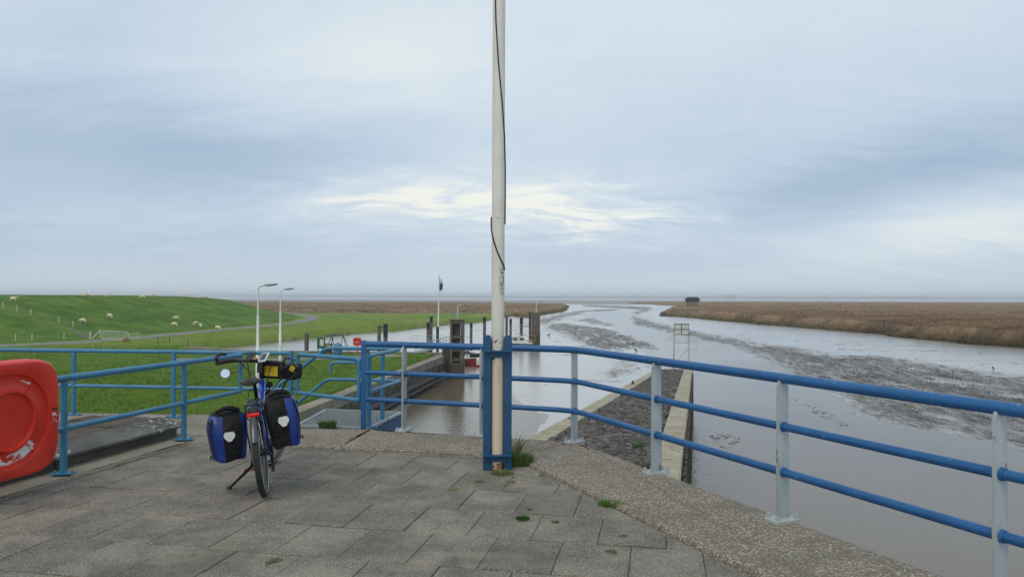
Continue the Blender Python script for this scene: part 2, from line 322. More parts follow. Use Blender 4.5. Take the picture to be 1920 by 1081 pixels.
# reeds
m, t, b = newmat('dry_reed'); REED = m; g = G(t)
tint, gr = g.attr('tint'), g.attr('green')
a = g.noise(.035, 5, .6, g.map((.5, 1, 1))); a2 = g.noise(.09, 6, .65, g.map((.35, 1, 1)))
col = g.mix(tint, (.17, .107, .063), (.38, .258, .158))
col = g.mix(g.m('MULTIPLY', g.step(a, .45, .58), .6), col, (.20, .145, .068))
col = g.mix(g.m('MULTIPLY', g.step(a2, .50, .58), .75), col, (.105, .066, .047))
col = g.mix(gr, col, (.075, .085, .026))
g.lk(col, b.inputs['Base Color']); b.inputs['Roughness'].default_value = .9; b.inputs['Specular IOR Level'].default_value = .15
g.lk(g.bump(g.noise(1.2, 6, .8), .8, .5), b.inputs['Normal'])
m, t, b = newmat('tidal_flat'); FLAT = m; g = G(t)
st = g.noise(.0035, 6, .65, g.map((.25, 1, 1)))
g.lk(g.mix(g.step(st, .4, .6), (.13, .12, .105), (.21, .20, .18)), b.inputs['Base Color']); b.inputs['Roughness'].default_value = .5

# ------------------------------------------------------------------ mesh helpers
class MB:
    def __init__(s): s.v = []; s.f = []
    def add(s, vs, fs):
        o = len(s.v); s.v += [tuple(v) for v in vs]; s.f += [tuple(i+o for i in f) for f in fs]; return s
    def box(s, c, d, rot=None, taper=1.0):
        hx, hy, hz = d[0]/2, d[1]/2, d[2]/2; P = []
        for z, k in ((-hz, 1), (hz, taper)):
            for x, y in ((-hx*k, -hy*k), (hx*k, -hy*k), (hx*k, hy*k), (-hx*k, hy*k)):
                p = Vector((x, y, z))
                if rot is not None: p = rot @ p
                P.append(p+Vector(c))
        return s.add(P, [(3,2,1,0), (4,5,6,7), (0,1,5,4), (1,2,6,5), (2,3,7,6), (3,0,4,7)])
    def bar(s, a, b, w, h=None, up=(0,0,1)):    # rectangular bar from a to b
        a, b = Vector(a), Vector(b); d = b-a; Ln = d.length; d.normalize(); h = h or w
        u = Vector(up)
        if abs(d.dot(u)) > .98: u = Vector((0, 1, 0))
        sd_ = d.cross(u).normalized(); u = sd_.cross(d)
        return s.box((a+b)/2, (w, Ln, h), Matrix((sd_, d, u)).transposed())
    def tube(s, pts, r, n=12, closed=False, caps=True):
        pts = [Vector(p) for p in pts]; m_ = len(pts); rs = r if isinstance(r, (list, tuple)) else [r]*m_
        T = []
        for i in range(m_):
            if closed: d = pts[(i+1) % m_]-pts[i-1]
            elif i == 0: d = pts[1]-pts[0]
            elif i == m_-1: d = pts[-1]-pts[-2]
            else: d = (pts[i+1]-pts[i]).normalized()+(pts[i]-pts[i-1]).normalized()
            T.append(d.normalized())
        u = T[0].cross(Vector((0, 0, 1)))
        if u.length < .05: u = T[0].cross(Vector((0, 1, 0)))
        u.normalize(); V_ = []; Fc = []
        for i in range(m_):
            u = (u-T[i]*u.dot(T[i])).normalized(); w = T[i].cross(u)
            k = 1.0
            if 0 < i < m_-1 and not closed: k = 1.0/max(.5, T[i].dot((pts[i+1]-pts[i]).normalized()))
            for j in range(n):
                a_ = 2*math.pi*j/n; V_.append(pts[i]+(u*math.cos(a_)+w*math.sin(a_))*rs[i]*(k if k < 1.5 else 1.5))
        for i in range(m_ if closed else m_-1):
            for j in range(n):
                i2 = (i+1) % m_; Fc.append((i*n+j, i*n+(j+1) % n, i2*n+(j+1) % n, i2*n+j))
        if caps and not closed: Fc += [tuple(range(n))[::-1], tuple(range((m_-1)*n, m_*n))]
        return s.add(V_, Fc)
    def lathe(s, prof, n=24, c=(0,0,0), rot=None):   # profile (r, z)
        V_ = []; Fc = []
        for r_, z_ in prof:
            for j in range(n):
                a_ = 2*math.pi*j/n; p = Vector((r_*math.cos(a_), r_*math.sin(a_), z_))
                if rot is not None: p = rot @ p
                V_.append(p+Vector(c))
        for i in range(len(prof)-1):
            for j in range(n): Fc.append((i*n+j, i*n+(j+1) % n, (i+1)*n+(j+1) % n, (i+1)*n+j))
        Fc += [tuple(range(n))[::-1], tuple(range((len(prof)-1)*n, len(prof)*n))]
        return s.add(V_, Fc)
    def prism(s, poly, z0, z1, bev=0.0):
        n = len(poly); c = Vector((sum(p[0] for p in poly)/n, sum(p[1] for p in poly)/n))
        V_ = [(p[0], p[1], z0) for p in poly]+[(p[0], p[1], z1-bev) for p in poly]; k = 2
        Fc = [tuple(range(n))[::-1]]
        if bev:
            for p in poly:
                d = Vector((p[0], p[1]))-c; Ln = max(d.length, 1e-4); q = c+d*(1-1.4*bev/Ln); V_.append((q.x, q.y, z1))
            k = 3
        for L_ in range(k-1):
            for i in range(n): Fc.append((L_*n+i, L_*n+(i+1) % n, (L_+1)*n+(i+1) % n, (L_+1)*n+i))
        Fc.append(tuple(range((k-1)*n, k*n))); return s.add(V_, Fc)
    def mesh(s, name):
        me = bpy.data.meshes.new(name); me.from_pydata(s.v, [], s.f); me.update(); return me
    def build(s, name, m, parent=None, smooth=None, **k):
        me = s.mesh(name); me.materials.append(m)
        return put(name, me, parent, smooth, **k)
def put(name, me, parent=None, smooth=None, loc=None, bevel=0):
    o = bpy.data.objects.new(name, me); COL.objects.link(o)
    if parent: o.parent = parent
    if loc is not None: o.location = loc
    if bevel:
        bm = bmesh.new(); bm.from_mesh(me)
        bmesh.ops.bevel(bm, geom=[e for e in bm.edges if len(e.link_faces) == 2 and e.calc_face_angle(0) > R(40)], offset=bevel, segments=2, affect='EDGES', profile=.6)
        bm.to_mesh(me); bm.free()
    if smooth:
        me.polygons.foreach_set('use_smooth', [True]*len(me.polygons))
        me.set_sharp_from_angle(angle=R(smooth))
    return o
def tag(o, label=None, cat=None, group=None, kind=None):
    if label: o['label'] = label
    if cat: o['category'] = cat
    if group: o['group'] = group
    if kind: o['kind'] = kind
    return o
def thing(name, label, cat, loc=(0,0,0), group=None, rot=(0,0,0)):
    o = bpy.data.objects.new(name, None); COL.objects.link(o); o.location = loc; o.rotation_euler = rot
    o.empty_display_size = .2
    return tag(o, label, cat, group)
def copytree(o, parent=None):
    c = o.copy(); COL.objects.link(c)
    if parent: c.parent = parent
    for ch in list(o.children): copytree(ch, c)
    return c
def clip(poly, clipper):                      # convex polygon clipped by a convex counter-clockwise polygon
    out_ = poly
    for i in range(len(clipper)):
        a, b_ = clipper[i], clipper[(i+1) % len(clipper)]; inp = out_; out_ = []
        ins = lambda p: (b_[0]-a[0])*(p[1]-a[1])-(b_[1]-a[1])*(p[0]-a[0]) >= 0
        for j in range(len(inp)):
            p, q = inp[j], inp[(j+1) % len(inp)]
            if ins(p) != ins(q):
                dx, dy = q[0]-p[0], q[1]-p[1]; ex, ey = b_[0]-a[0], b_[1]-a[1]
                t_ = (ex*(a[1]-p[1])-ey*(a[0]-p[0]))/(ex*dy-ey*dx); X_ = (p[0]+dx*t_, p[1]+dy*t_)
                if ins(p): out_ += [p, X_]
                else: out_ += [X_]
            elif ins(p): out_.append(p)
            if ins(p) and ins(q): pass
        # keep each inside start vertex exactly once
        res = []
        for p in out_:
            if not res or (abs(p[0]-res[-1][0])+abs(p[1]-res[-1][1])) > 1e-6: res.append(p)
        if len(res) > 1 and (abs(res[0][0]-res[-1][0])+abs(res[0][1]-res[-1][1])) < 1e-6: res.pop()
        out_ = res
        if len(out_) < 3: return []
    return out_
def area(p): return abs(sum(p[i][0]*p[(i+1) % len(p)][1]-p[(i+1) % len(p)][0]*p[i][1] for i in range(len(p))))/2
def inside(px, py, poly):
    px = np.asarray(px); r_ = np.zeros(px.shape, bool); n = len(poly)
    for i in range(n):
        x1, y1 = poly[i][:2]; x2, y2 = poly[(i+1) % n][:2]
        if y1 == y2: continue
        c = ((y1 > py) != (y2 > py)) & (px < (x2-x1)*(py-y1)/(y2-y1)+x1); r_ ^= c
    return r_
def sdist(px, py, pl, closed=True):           # distance to a polyline
    d = np.full(np.asarray(px).shape, 1e9); n = len(pl)
    for i in range(n if closed else n-1):
        x1, y1 = pl[i][:2]; x2, y2 = pl[(i+1) % n][:2]; ex, ey = x2-x1, y2-y1; q = ex*ex+ey*ey+1e-9
        t_ = np.clip(((px-x1)*ex+(py-y1)*ey)/q, 0, 1); d = np.minimum(d, np.hypot(px-x1-t_*ex, py-y1-t_*ey))
    return d
def sd_(px, py, poly):                        # signed, positive inside
    d = sdist(px, py, poly); return np.where(inside(px, py, poly), d, -d)
def vnoise(x, y, seed=0):
    xi, yi = np.floor(x).astype(np.int64), np.floor(y).astype(np.int64); xf, yf = x-xi, y-yi
    def h(i, j):
        k = (i*374761393+j*668265263+seed*1442695041) & 0xffffffff
        k = ((k ^ (k >> 13))*1274126177) & 0xffffffff; return ((k ^ (k >> 16)) & 0xffff)/65535.0
    u, v = xf*xf*(3-2*xf), yf*yf*(3-2*yf)
    return (h(xi, yi)*(1-u)+h(xi+1, yi)*u)*(1-v)+(h(xi, yi+1)*(1-u)+h(xi+1, yi+1)*u)*v
def fbm(x, y, o=4, seed=0):
    s_, a_, t_ = 0, .5, 0
    for i in range(o): s_ = s_+a_*vnoise(x*2**i, y*2**i, seed+i); t_ += a_; a_ *= .55
    return s_/t_
def sstep(x, a, b): t_ = np.clip((x-a)/(b-a), 0, 1); return t_*t_*(3-2*t_)
def polar(a0, a1, da, d0, d1, q):             # ground points, denser close to the platform
    A = np.radians(np.arange(a0, a1+da, da)); D = d0*q**np.arange(0, math.log(d1/d0)/math.log(q)+1)
    AA, DD = np.meshgrid(A, D); return np.tan(AA)*DD, DD
def gridmesh(name, X_, Y_, Z_, m, attrs={}, keep=None, smooth=True):
    ny, nx = X_.shape; idx = np.arange(nx*ny).reshape(ny, nx)
    q = np.stack([idx[:-1, :-1], idx[:-1, 1:], idx[1:, 1:], idx[1:, :-1]], -1).reshape(-1, 4)
    if keep is not None:
        k = keep; kk = (k[:-1, :-1] | k[:-1, 1:] | k[1:, 1:] | k[1:, :-1]).reshape(-1); q = q[kk]
        used = np.unique(q); rem = np.full(nx*ny, -1); rem[used] = np.arange(len(used)); q = rem[q]
    else: used = np.arange(nx*ny)
    co = np.stack([X_, Y_, Z_], -1).reshape(-1, 3)[used]
    me = bpy.data.meshes.new(name); me.vertices.add(len(co)); me.vertices.foreach_set('co', co.astype(np.float32).ravel())
    me.loops.add(q.size); me.loops.foreach_set('vertex_index', q.astype(np.int32).ravel())
    me.polygons.add(len(q)); me.polygons.foreach_set('loop_start', np.arange(0, q.size, 4, dtype=np.int32)); me.polygons.foreach_set('loop_total', np.full(len(q), 4, np.int32))
    me.polygons.foreach_set('use_smooth', np.full(len(q), smooth)); me.update(calc_edges=True)
    for k_, v_ in attrs.items():
        a_ = me.attributes.new(k_, 'FLOAT', 'POINT'); a_.data.foreach_set('value', v_.reshape(-1)[used].astype(np.float32))
    me.materials.append(m); o = bpy.data.objects.new(name, me); COL.objects.link(o); return o
def trimesh(name, co, tri, m, attrs={}, parent=None):
    me = bpy.data.meshes.new(name); me.vertices.add(len(co)); me.vertices.foreach_set('co', co.astype(np.float32).ravel())
    me.loops.add(tri.size); me.loops.foreach_set('vertex_index', tri.astype(np.int32).ravel())
    me.polygons.add(len(tri)); me.polygons.foreach_set('loop_start', np.arange(0, tri.size, 3, dtype=np.int32)); me.polygons.foreach_set('loop_total', np.full(len(tri), 3, np.int32))
    me.update(calc_edges=True)
    for k_, v_ in attrs.items():
        a_ = me.attributes.new(k_, 'FLOAT', 'POINT'); a_.data.foreach_set('value', v_.astype(np.float32))
    me.materials.append(m); o = bpy.data.objects.new(name, me); COL.objects.link(o)
    if parent: o.parent = parent
    return o

WZ = -6.85                                    # low-tide level
LZ = -4.5                                     # lawn beside the lock
FZ = -5.2                                     # far field
# ------------------------------------------------------------------ water, tidal flats, far shore
def wp(l): return [tuple(gp(x, y, WZ)[:2]) for x, y in l]
mb = MB(); mb.add([(-14000, 6, WZ), (14000, 6, WZ), (14000, 13000, WZ), (-14000, 13000, WZ)], [(0, 1, 2, 3)])
tag(mb.build('water', WATER), 'brown low-tide estuary water reflecting a grey sky', kind='structure')
# mud
MX, MY = polar(-38, 40, .115, 9, 900, 1.0075)
strip_lo = [(1093,574),(1150,577),(1205,581),(1185,586),(1168,592),(1187,607),(1213,615),(1260,625),(1318,637),(1368,648),(1422,669),(1477,693),(1497,705),(1547,730),(1594,774),(1677,796),(1719,807),(1816,824),(1920,845),(2100,880)]
strip_hi = [(2100,735),(1920,710),(1733,683),(1650,669),(1539,666),(1477,650),(1427,645),(1393,637),(1327,627),(1277,617),(1230,605),(1195,595),(1190,590),(1222,582),(1222,576),(1160,573),(1093,571)]
rough_right = wp(strip_lo+strip_hi)
pa = wp([(1033,606),(1070,607),(1127,615),(1177,627),(1210,638),(1226,648),(1222,656),(1197,653),(1168,652),(1155,660),(1127,653),(1093,647),(1068,632),(1027,615)])
pb = wp([(1077,600),(1110,594),(1153,606),(1163,615),(1110,608)])
pc = wp([(1010,597),(1077,583),(1160,578),(1165,582),(1102,585),(1060,596),(1020,612),(960,615)])
pd = wp([(1150,664),(1183,677),(1206,688),(1185,702),(1150,715),(1120,700),(1160,690)])
pe = wp([(1335,812),(1365,808),(1405,825),(1400,840),(1375,842),(1350,828)])
pf = wp([(1490,745),(1520,752),(1570,775),(1620,800),(1600,803),(1550,785),(1500,760)])
channel = wp([(1277,1000),(1260,900),(1298,770),(1300,700),(1290,690),(1235,690),(1215,668),(1235,655),(1230,645),(1180,622),(1120,600),(1090,590),(1120,585),(1150,581),(1190,587),(1187,607),(1213,615),(1260,625),(1318,637),(1368,648),(1422,669),(1497,705),(1547,730),(1594,774),(1719,807),(1920,845),(2100,880),(2400,1500),(1500,2400)])
basin = wp([(700,900),(745,790),(790,740),(850,712),(900,715),(960,760),(1010,780),(970,830),(960,1000)])
wn = (fbm(MX*.25, MY*.12, 4, 3)-.5); wn2 = (fbm(MX*.6+9, MY*.25, 3, 8)-.5)
wx, wy = MX+wn*2.0*(MY/60)**.6, MY+wn2*(MY/12.0)
def soft(poly, w0): return sstep(sd_(wx, wy, poly)/(w0*np.clip(MY/60, .4, 1.5)), -1, 1)
ripple = np.maximum.reduce([soft(rough_right, 4.5)*.9, soft(pa, 2.6)*.85, soft(pb, 1.5)*.6, soft(pc, 3.5)*.7, soft(pd, 1.8)*.6, soft(pe, .5)*.9, soft(pf, .4)*.75])
chan = np.maximum(soft(channel, 1.5), soft(basin, 1.5)*.9)
UU = MX+.09*MY; strk = fbm(UU*1.0, MY*.17, 5, 21); strk2 = fbm(UU*3.2, MY*.55, 3, 41); strk3 = fbm(MX*3.5, MY*2.2, 3, 77)
fl = fbm(MX*.035+MY*.01, MY*.085, 4, 51); fl2 = fbm(MX*.06-MY*.02, MY*.13, 3, 57)
run_ = np.maximum(np.exp(-((fl-.5)/.010)**2), np.exp(-((fl2-.45)/.008)**2)*.8)*(1-chan*.85)*(fbm(MX*.05, MY*.05, 3, 61) > .42)
mh = .05+.06*(fbm(MX*.03, MY*.03, 4, 5)-.5)
mh = mh+ripple*((strk-.5)*.62+(strk2-.5)*.34+.01)*np.clip(MY/45, .7, 2.2)
mh = mh*(1-chan)+chan*(-.30)+chan*ripple*((strk-.5)*.9+(strk2-.5)*.5+.30)
spf = np.maximum(soft(pe, .5), soft(pf, .4)*.9); mh = mh*(1-spf)+spf*(-.012+(strk3-.5)*.30)
mh = mh-.05*run_; ripple = np.maximum(ripple, run_*.95)
pud = wp([(1761,719),(1785,718),(1805,727),(1780,729)]); mh = mh-.2*soft(pud, .25)
for pl in ([(1000,642),(1080,668),(1110,672)], [(870,770),(920,792),(960,800)]):
    pass
keep = (MY > 9)
tag(gridmesh('mudflat', MX, MY, WZ+mh, MUD, {'ripple': ripple}), 'wet grey tidal mud with darker rippled banks', kind='structure')
fx, fy = np.meshgrid(np.linspace(-3200, 3600, 60), np.linspace(880, 2100, 30))
fy = fy+np.where(fy > 1900, 160*(fbm(fx*.0015, fy*0+3, 3, 2)-.5), 0)
tag(gridmesh('tidal_flat', fx, fy, WZ+.10+0*fx, FLAT), 'bare tidal flats reaching out to the open water', kind='structure')
# far shore on the other side of the estuary
xs = np.arange(-9500, 9500, 16.0); hgt = 15+11*fbm(xs*.0012, xs*0, 4, 4)+7*(fbm(xs*.012, xs*0+5, 3, 9)-.3)
hgt += np.where((xs > 4150) & (xs < 4900), 9, 0)
co = np.concatenate([np.stack([xs, 8600+0*xs, WZ-.5+0*xs], 1), np.stack([xs, 8610+0*xs, WZ+hgt], 1), np.stack([xs, 8850+0*xs, WZ+hgt*.9], 1)])
n_ = len(xs); tr = []
for i in range(n_-1):
    for k in (0, 1): a_ = k*n_+i; tr += [(a_, a_+1, a_+n_+1), (a_, a_+n_+1, a_+n_)]
tag(trimesh('far_shore', co, np.array(tr), SHORE), 'hazy line of trees on the far side of the estuary', kind='structure')
def shore_building(px, w, h, name, label, cat, tower=None):
    p = gd(px, 556, 8450); t_ = thing(name, label, cat, (p.x, p.y, WZ))
    MB().box((0, 0, h/2), (w, 60, h)).build('hall', SHORE, t_)
    if tower: MB().box((tower[0], 0, tower[2]/2), (tower[1], 40, tower[2])).build('tower', SHORE, t_)
    MB().box((0, 0, h+2), (w*.6, 50, 4)).build('roof', SHORE, t_)
shore_building(1368, 130, 34, 'factory', 'hazy factory with a square tower on the far shore right of the stilt hut', 'factory', (25, 30, 44))
shore_building(1548, 60, 20, 'terminal', 'faint low building with a thin mast on the far shore above the right-hand reeds', 'building', (0, 7, 42))
shore_building(1197, 150, 20, 'shed', 'faint low pale shed on the far shore left of the stilt hut', 'shed')

# ------------------------------------------------------------------ land: lawn, field and dike
LAND = [(-15.2, 4), (-11.75, 38.9), (-7.55, 76.5), (-7.55, 80.6), (-13, 81.6), (-30, 83), (-38, 89), (-42, 100), (-45.5, 117), (-41, 138), (-33.5, 168),
        (-27, 181), (-19, 219), (-8.5, 248), (-3, 300), (4, 330), (2, 470), (-10, 690), (-1200, 690), (-1200, 4)]
FOOT = [(-150, -10), (-112, 40), (-84, 80), (-74, 98), (-68, 108), (-65.5, 119), (-64, 134), (-62, 158), (-60.5, 178), (-61, 203), (-68, 238), (-82, 278), (-115, 335), (-200, 430), (-420, 600)]
LX, LY = polar(-58, 3, .13, 8, 680, 1.0095)
def land_h(x, y):
    x = np.asarray(x, float); y = np.asarray(y, float)
    far = sstep(y+.25*np.abs(x), 78, 128); z = LZ+(FZ-LZ)*far
    left = inside(x, y, FOOT+[(-5000, 600), (-5000, -10)])
    d = np.where(left, sdist(x, y, FOOT, False), 0); k = np.clip(d/27.5, 0, 1)
    crest = 1.62-.9*sstep(y, 175, 262)
    prof = k+.06*np.sin(k*6.28)*-1
    z = z+prof*(crest-z)
    return z, k, far
h0, kd, far = land_h(LX, LY)
h0 = h0+(fbm(LX*.12, LY*.12, 4, 31)-.5)*(.10+.35*sstep(kd, .1, .9)*(kd < .99))+(fbm(LX*1.2, LY*1.2, 3, 37)-.5)*.05
s_ = sd_(LX, LY, LAND); quay = (LY < 86) & (LX > -33)
wd = np.where(quay, .25, 3.5); edge_ = sstep(s_, 0, 1)*quay+sstep(s_+ (fbm(LX*.5, LY*.3, 3, 4)-.5)*1.3, .0, 3.2)*(~quay)
lz = (WZ-.9)*(1-edge_)+h0*edge_
dry = (1-sstep(s_, .9, 2.6))*(~quay)*.8+.55*sstep(LY, 292, 300)*(kd < .02)
def onland(px, py, dmin=50, dmax=420):        # where the sight line through (px, py) meets the land
    d = ray(px, py); D = np.linspace(dmin, dmax, 3000); t_ = D/d.y; z = CAMZ+d.z*t_
    h_, _, _ = land_h(d.x*t_, D); i = np.argmax(z < h_) if (z < h_).any() else int(np.argmin(z-h_))
    return Vector((d.x*t_[i], D[i], h_[i]))
FENCE = [tuple(onland(x, y))[:2] for x, y in ((-40, 570), (6, 580), (32, 586), (58, 594), (110, 609), (137, 617), (170, 634), (185, 640))]
DITCH = [tuple(onland(x, y))[:2] for x, y in ((-60, 648), (0, 646), (60, 644), (120, 641), (165, 639))]
ROADC = [(-100, 62), (-78, 84), (-68.5, 98), (-63.5, 108), (-61, 119), (-60, 134), (-58, 158), (-56.6, 178), (-57, 200), (-63.5, 235), (-77, 275), (-108, 330)]
dry = np.maximum(dry, .60*np.exp(-(sdist(LX, LY, FENCE, False)/1.3)**2)); dry = np.maximum(dry, .62*np.exp(-(sdist(LX, LY, DITCH, False)/2.2)**2))
tag(gridmesh('ground', LX, LY, lz, GRASS, {'fld': sstep(LY+.2*np.abs(LX), 96, 120)*(kd <= 0), 'dike': sstep(kd, .0, .03), 'dry': dry}), 'green grass lawn, field and sea dike', kind='structure')
m, t, b = newmat('grass_tuft_blades'); GTM = m; g = G(t); tn_ = g.attr('tint'); sh_ = g.attr('pale')
g.lk(g.mix(sh_, g.mix(tn_, (.060, .125, .012), (.165, .25, .032)), g.mix(tn_, (.12, .19, .024), (.26, .30, .07))), b.inputs['Base Color']); b.inputs['Roughness'].default_value = .8; b.inputs['Specular IOR Level'].default_value = .15
n = 330000; A_ = np.radians(rng.uniform(-42, 2, n)); D_ = 1/rng.uniform(1/290, 1/15, n)**1.0; x = np.tan(A_)*D_; y = D_
ok = (sd_(x, y, LAND) > np.where((y < 86) & (x > -33), .9, 2.2)) & (sdist(x, y, FENCE, False) > rng.uniform(.3, 2.0, n)) & (sdist(x, y, DITCH, False) > rng.uniform(.6, 3.0, n)) & (sdist(x, y, ROADC, False) > 2.4) & (sdist(x, y, [(-47, 80), (-30, 79.6), (-19, 77), (-13, 76.5)], False) > 1.9)
x, y = x[ok], y[ok]; n = len(x); z_, k_, _ = land_h(x, y); w = np.clip(y*.0011, .02, .22)*rng.uniform(.5, 1.2, n); hh_ = rng.uniform(.02, .06, n)+.0003*y; th = rng.uniform(0, 3.14, n)
dx, dy = np.cos(th)*w*.5, np.sin(th)*w*.5; lx, ly = rng.normal(0, .03, n), rng.normal(0, .03, n)
co_ = np.stack([np.stack([x-dx, y-dy, z_-.02], 1), np.stack([x+dx, y+dy, z_-.02], 1), np.stack([x+lx, y+ly, z_+.05+hh_], 1)], 1).reshape(-1, 3)
tt_ = np.clip(.5+(fbm(x*.5, y*.25, 4, 71)-.5)*2.2+rng.normal(0, .16, n), 0, 1)
tag(trimesh('grass', co_, np.arange(3*n).reshape(-1, 3), GTM, {'tint': np.repeat(tt_, 3), 'pale': np.repeat((sstep(y+.2*np.abs(x), 96, 120)*(k_ <= 0)), 3)}), 'short green grass on lawn, field and dike', 'grass', kind='stuff')
def hz(x, y):
    z, _, _ = land_h(np.array([x]), np.array([y])); return float(z[0])
# asphalt path at the dike foot
def ribbon(pts, w, name, m, dz=.07, sub=6):
    P = []; n = len(pts)
    for i in range(n-1):
        p0, p1, p2, p3 = (Vector(pts[max(0, min(n-1, i+k))]) for k in (-1, 0, 1, 2))
        for j in range(sub):
            t_ = j/sub; P.append(.5*((2*p1)+(p2-p0)*t_+(2*p0-5*p1+4*p2-p3)*t_**2+(3*p1-p0-3*p2+p3)*t_**3))
    P.append(Vector(pts[-1])); V_ = []; Fc = []
    for i, p in enumerate(P):
        d = (P[min(i+1, len(P)-1)]-P[max(i-1, 0)]).normalized(); nn_ = Vector((-d.y, d.x))
        for k in (-1, -.5, .5, 1):
            q = p+nn_*w/2*k; V_.append((q.x, q.y, max(hz(q.x, q.y), hz(p.x, p.y))+dz-(.12 if abs(k) == 1 else 0)))
    for i in range(len(P)-1):
        for k in range(3): a_ = i*4+k; Fc.append((a_+4, a_+5, a_+1, a_))
    return MB().add(V_, Fc).build(name, m, smooth=60)
tag(ribbon(ROADC, 4.2, 'road', ROAD, .12), 'narrow grey asphalt path along the foot of the dike', kind='structure')
q0 = gp(430, 676, LZ); pth = [tuple(gp(x, y, LZ)[:2]) for x, y in ((330, 673), (430, 674), (560, 673), (640, 671), (700, 668), (745, 665))]
tag(ribbon(pth, 3.2, 'path', ROAD, .06), 'grey paved quay path at the far end of the lawn', kind='structure')

# ------------------------------------------------------------------ reed marshes
RR = wp([(2400, 715), (1920, 652), (1816, 644), (1705, 634), (1636, 626), (1519, 615), (1400, 606), (1340, 600), (1298, 596), (1243, 592.5), (1240, 588), (1268, 577)])+[(190, 700), (175, 1020), (1900, 1500), (1900, 500)]
RL = wp([(940, 596), (959, 592.5), (990, 596), (1021, 590), (1054, 585), (1064, 581)])+[(52, 690), (-20, 800), (-900, 800), (-900, 305), (-120, 303), (-45, 306), (-20, 318)]
RF = [tuple(gp(x, y, WZ)[:2]) for x, y in ((1222, 571), (1262, 573), (1290, 572), (1500, 568), (1240, 567))]
RI = wp([(1181, 569.5), (1208, 569.5), (1206, 566.8), (1186, 566.8)])
def reedbed(name, label, poly, z0, ztop, a0, a1, nb, near, cells=.11, dq=1.011, dmax=1500, greenfoot=.8):
    t_ = thing(name, label, 'reed bed', (0, 0, 0)); t_['kind'] = 'stuff'
    X_, Y_ = polar(a0, a1, cells, near, dmax, dq)
    s2 = sd_(X_+(fbm(X_*.15, Y_*.08, 4, 2)-.5)*5, Y_+(fbm(X_*.1, Y_*.1, 3, 6)-.5)*7, poly)
    top = ztop+(fbm(X_*.04, Y_*.03, 4, 12)-.5)*1.3+(fbm(X_*.5, Y_*.35, 3, 19)-.5)*.7+(fbm(X_*2, Y_*1.2, 2, 29)-.5)*.35
    e_ = sstep(s2, 0, 2.2+Y_*.004); zz_ = (z0-.6)*(1-e_)+(top-.25)*e_
    kp = s2 > -.5
    tn = np.clip(fbm(X_*1.3, Y_*.5, 3, 3)*1.6-.3, 0, 1)
    o = gridmesh('reed_mass', X_, Y_, zz_, REED, {'tint': tn*.8, 'green': greenfoot*(1-sstep(s2, .5, 2.6))}, kp); o.parent = t_; o['kind'] = 'stuff'
    # standing stems: scattered evenly by angle and by closeness
    n = nb*4; A = np.radians(rng.uniform(a0, a1, n)); iv = rng.uniform(1/dmax, 1/near, n); D = 1/iv
    x, y = np.tan(A)*D, D; s3 = sd_(x+(fbm(x*.15, y*.08, 4, 2)-.5)*5, y+(fbm(x*.1, y*.1, 3, 6)-.5)*7, poly)
    pr = np.where(s3 < 5, 1, .35); ok = (s3 > -.2) & (rng.random(n) < pr); x, y, s3 = x[ok][:nb], y[ok][:nb], s3[ok][:nb]; n = len(x)
    rampe = sstep(s3, 0, 2.2+y*.004); tp = ztop+(fbm(x*.04, y*.03, 4, 12)-.5)*1.3+(fbm(x*.5, y*.35, 3, 19)-.5)*.7
    zt = z0+(tp-z0)*np.clip(.30+.70*sstep(s3, 0, 3.2+y*.006), 0, 1)*rng.uniform(.86, 1.13, n); zb = np.where(s3 < 4, z0-.2, zt-1.2)
    w = rng.uniform(.5, 1.0, n)*np.clip(y*.0005, .025, .4); th = rng.uniform(-.9, .9, n); lx = rng.normal(0, .22, n)+.12; ly = rng.normal(0, .2, n)
    dx, dy = np.cos(th)*w, np.sin(th)*w
    c0 = np.stack([x-dx, y-dy, zb], 1); c1 = np.stack([x+dx, y+dy, zb], 1); c2_ = np.stack([x+lx*.6+dx*.6, y+ly*.6+dy*.6, zb+(zt-zb)*.75], 1); c3 = np.stack([x+lx*1.3, y+ly*1.3, zt], 1)
    co_ = np.stack([c0, c1, c2_, c3], 1).reshape(-1, 3); b_ = np.arange(n)[:, None]*4
    tri_ = np.concatenate([b_+np.array([[0, 1, 2]]), b_+np.array([[0, 2, 3]])], 0)
    tnb = np.repeat(np.clip(rng.normal(.5, .2, n), 0, 1), 4); gg = np.zeros((n, 4)); gf = greenfoot*(1-sstep(s3, 1.0, 5.0))*rng.uniform(.4, 1, n); gg[:, 0] = gf; gg[:, 1] = gf; gg[:, 2] = gf*(s3 < 1.6)*.8; gg[:, 3] = gf*(s3 < .9)*.5
    o = trimesh('reed_stems', co_, tri_, REED, {'tint': tnb, 'green': gg.ravel()}, t_); o['kind'] = 'stuff'
    return t_
reedbed('reed_marsh', 'broad brown reed marsh on the right bank behind the mudflat', RR, WZ+.2, WZ+2.95, 10, 44, 230000, 105, dmax=1450)
reedbed('reed_marsh', 'brown reed marsh beyond the green field, ending in a golden tip at the river bend', RL, WZ+.6, WZ+3.0, -46, 6, 90000, 290, dmax=800)
reedbed('reed_marsh', 'thin far reed strip left of the hut on stilts', RF, WZ+.2, WZ+2.6, 10, 24, 5000, 600, dmax=1100)
reedbed('reed_islet', 'tiny reed islet in the middle of the river mouth', RI, WZ+.1, WZ+1.9, 8, 11.5, 2500, 800, dmax=1300, cells=.05)

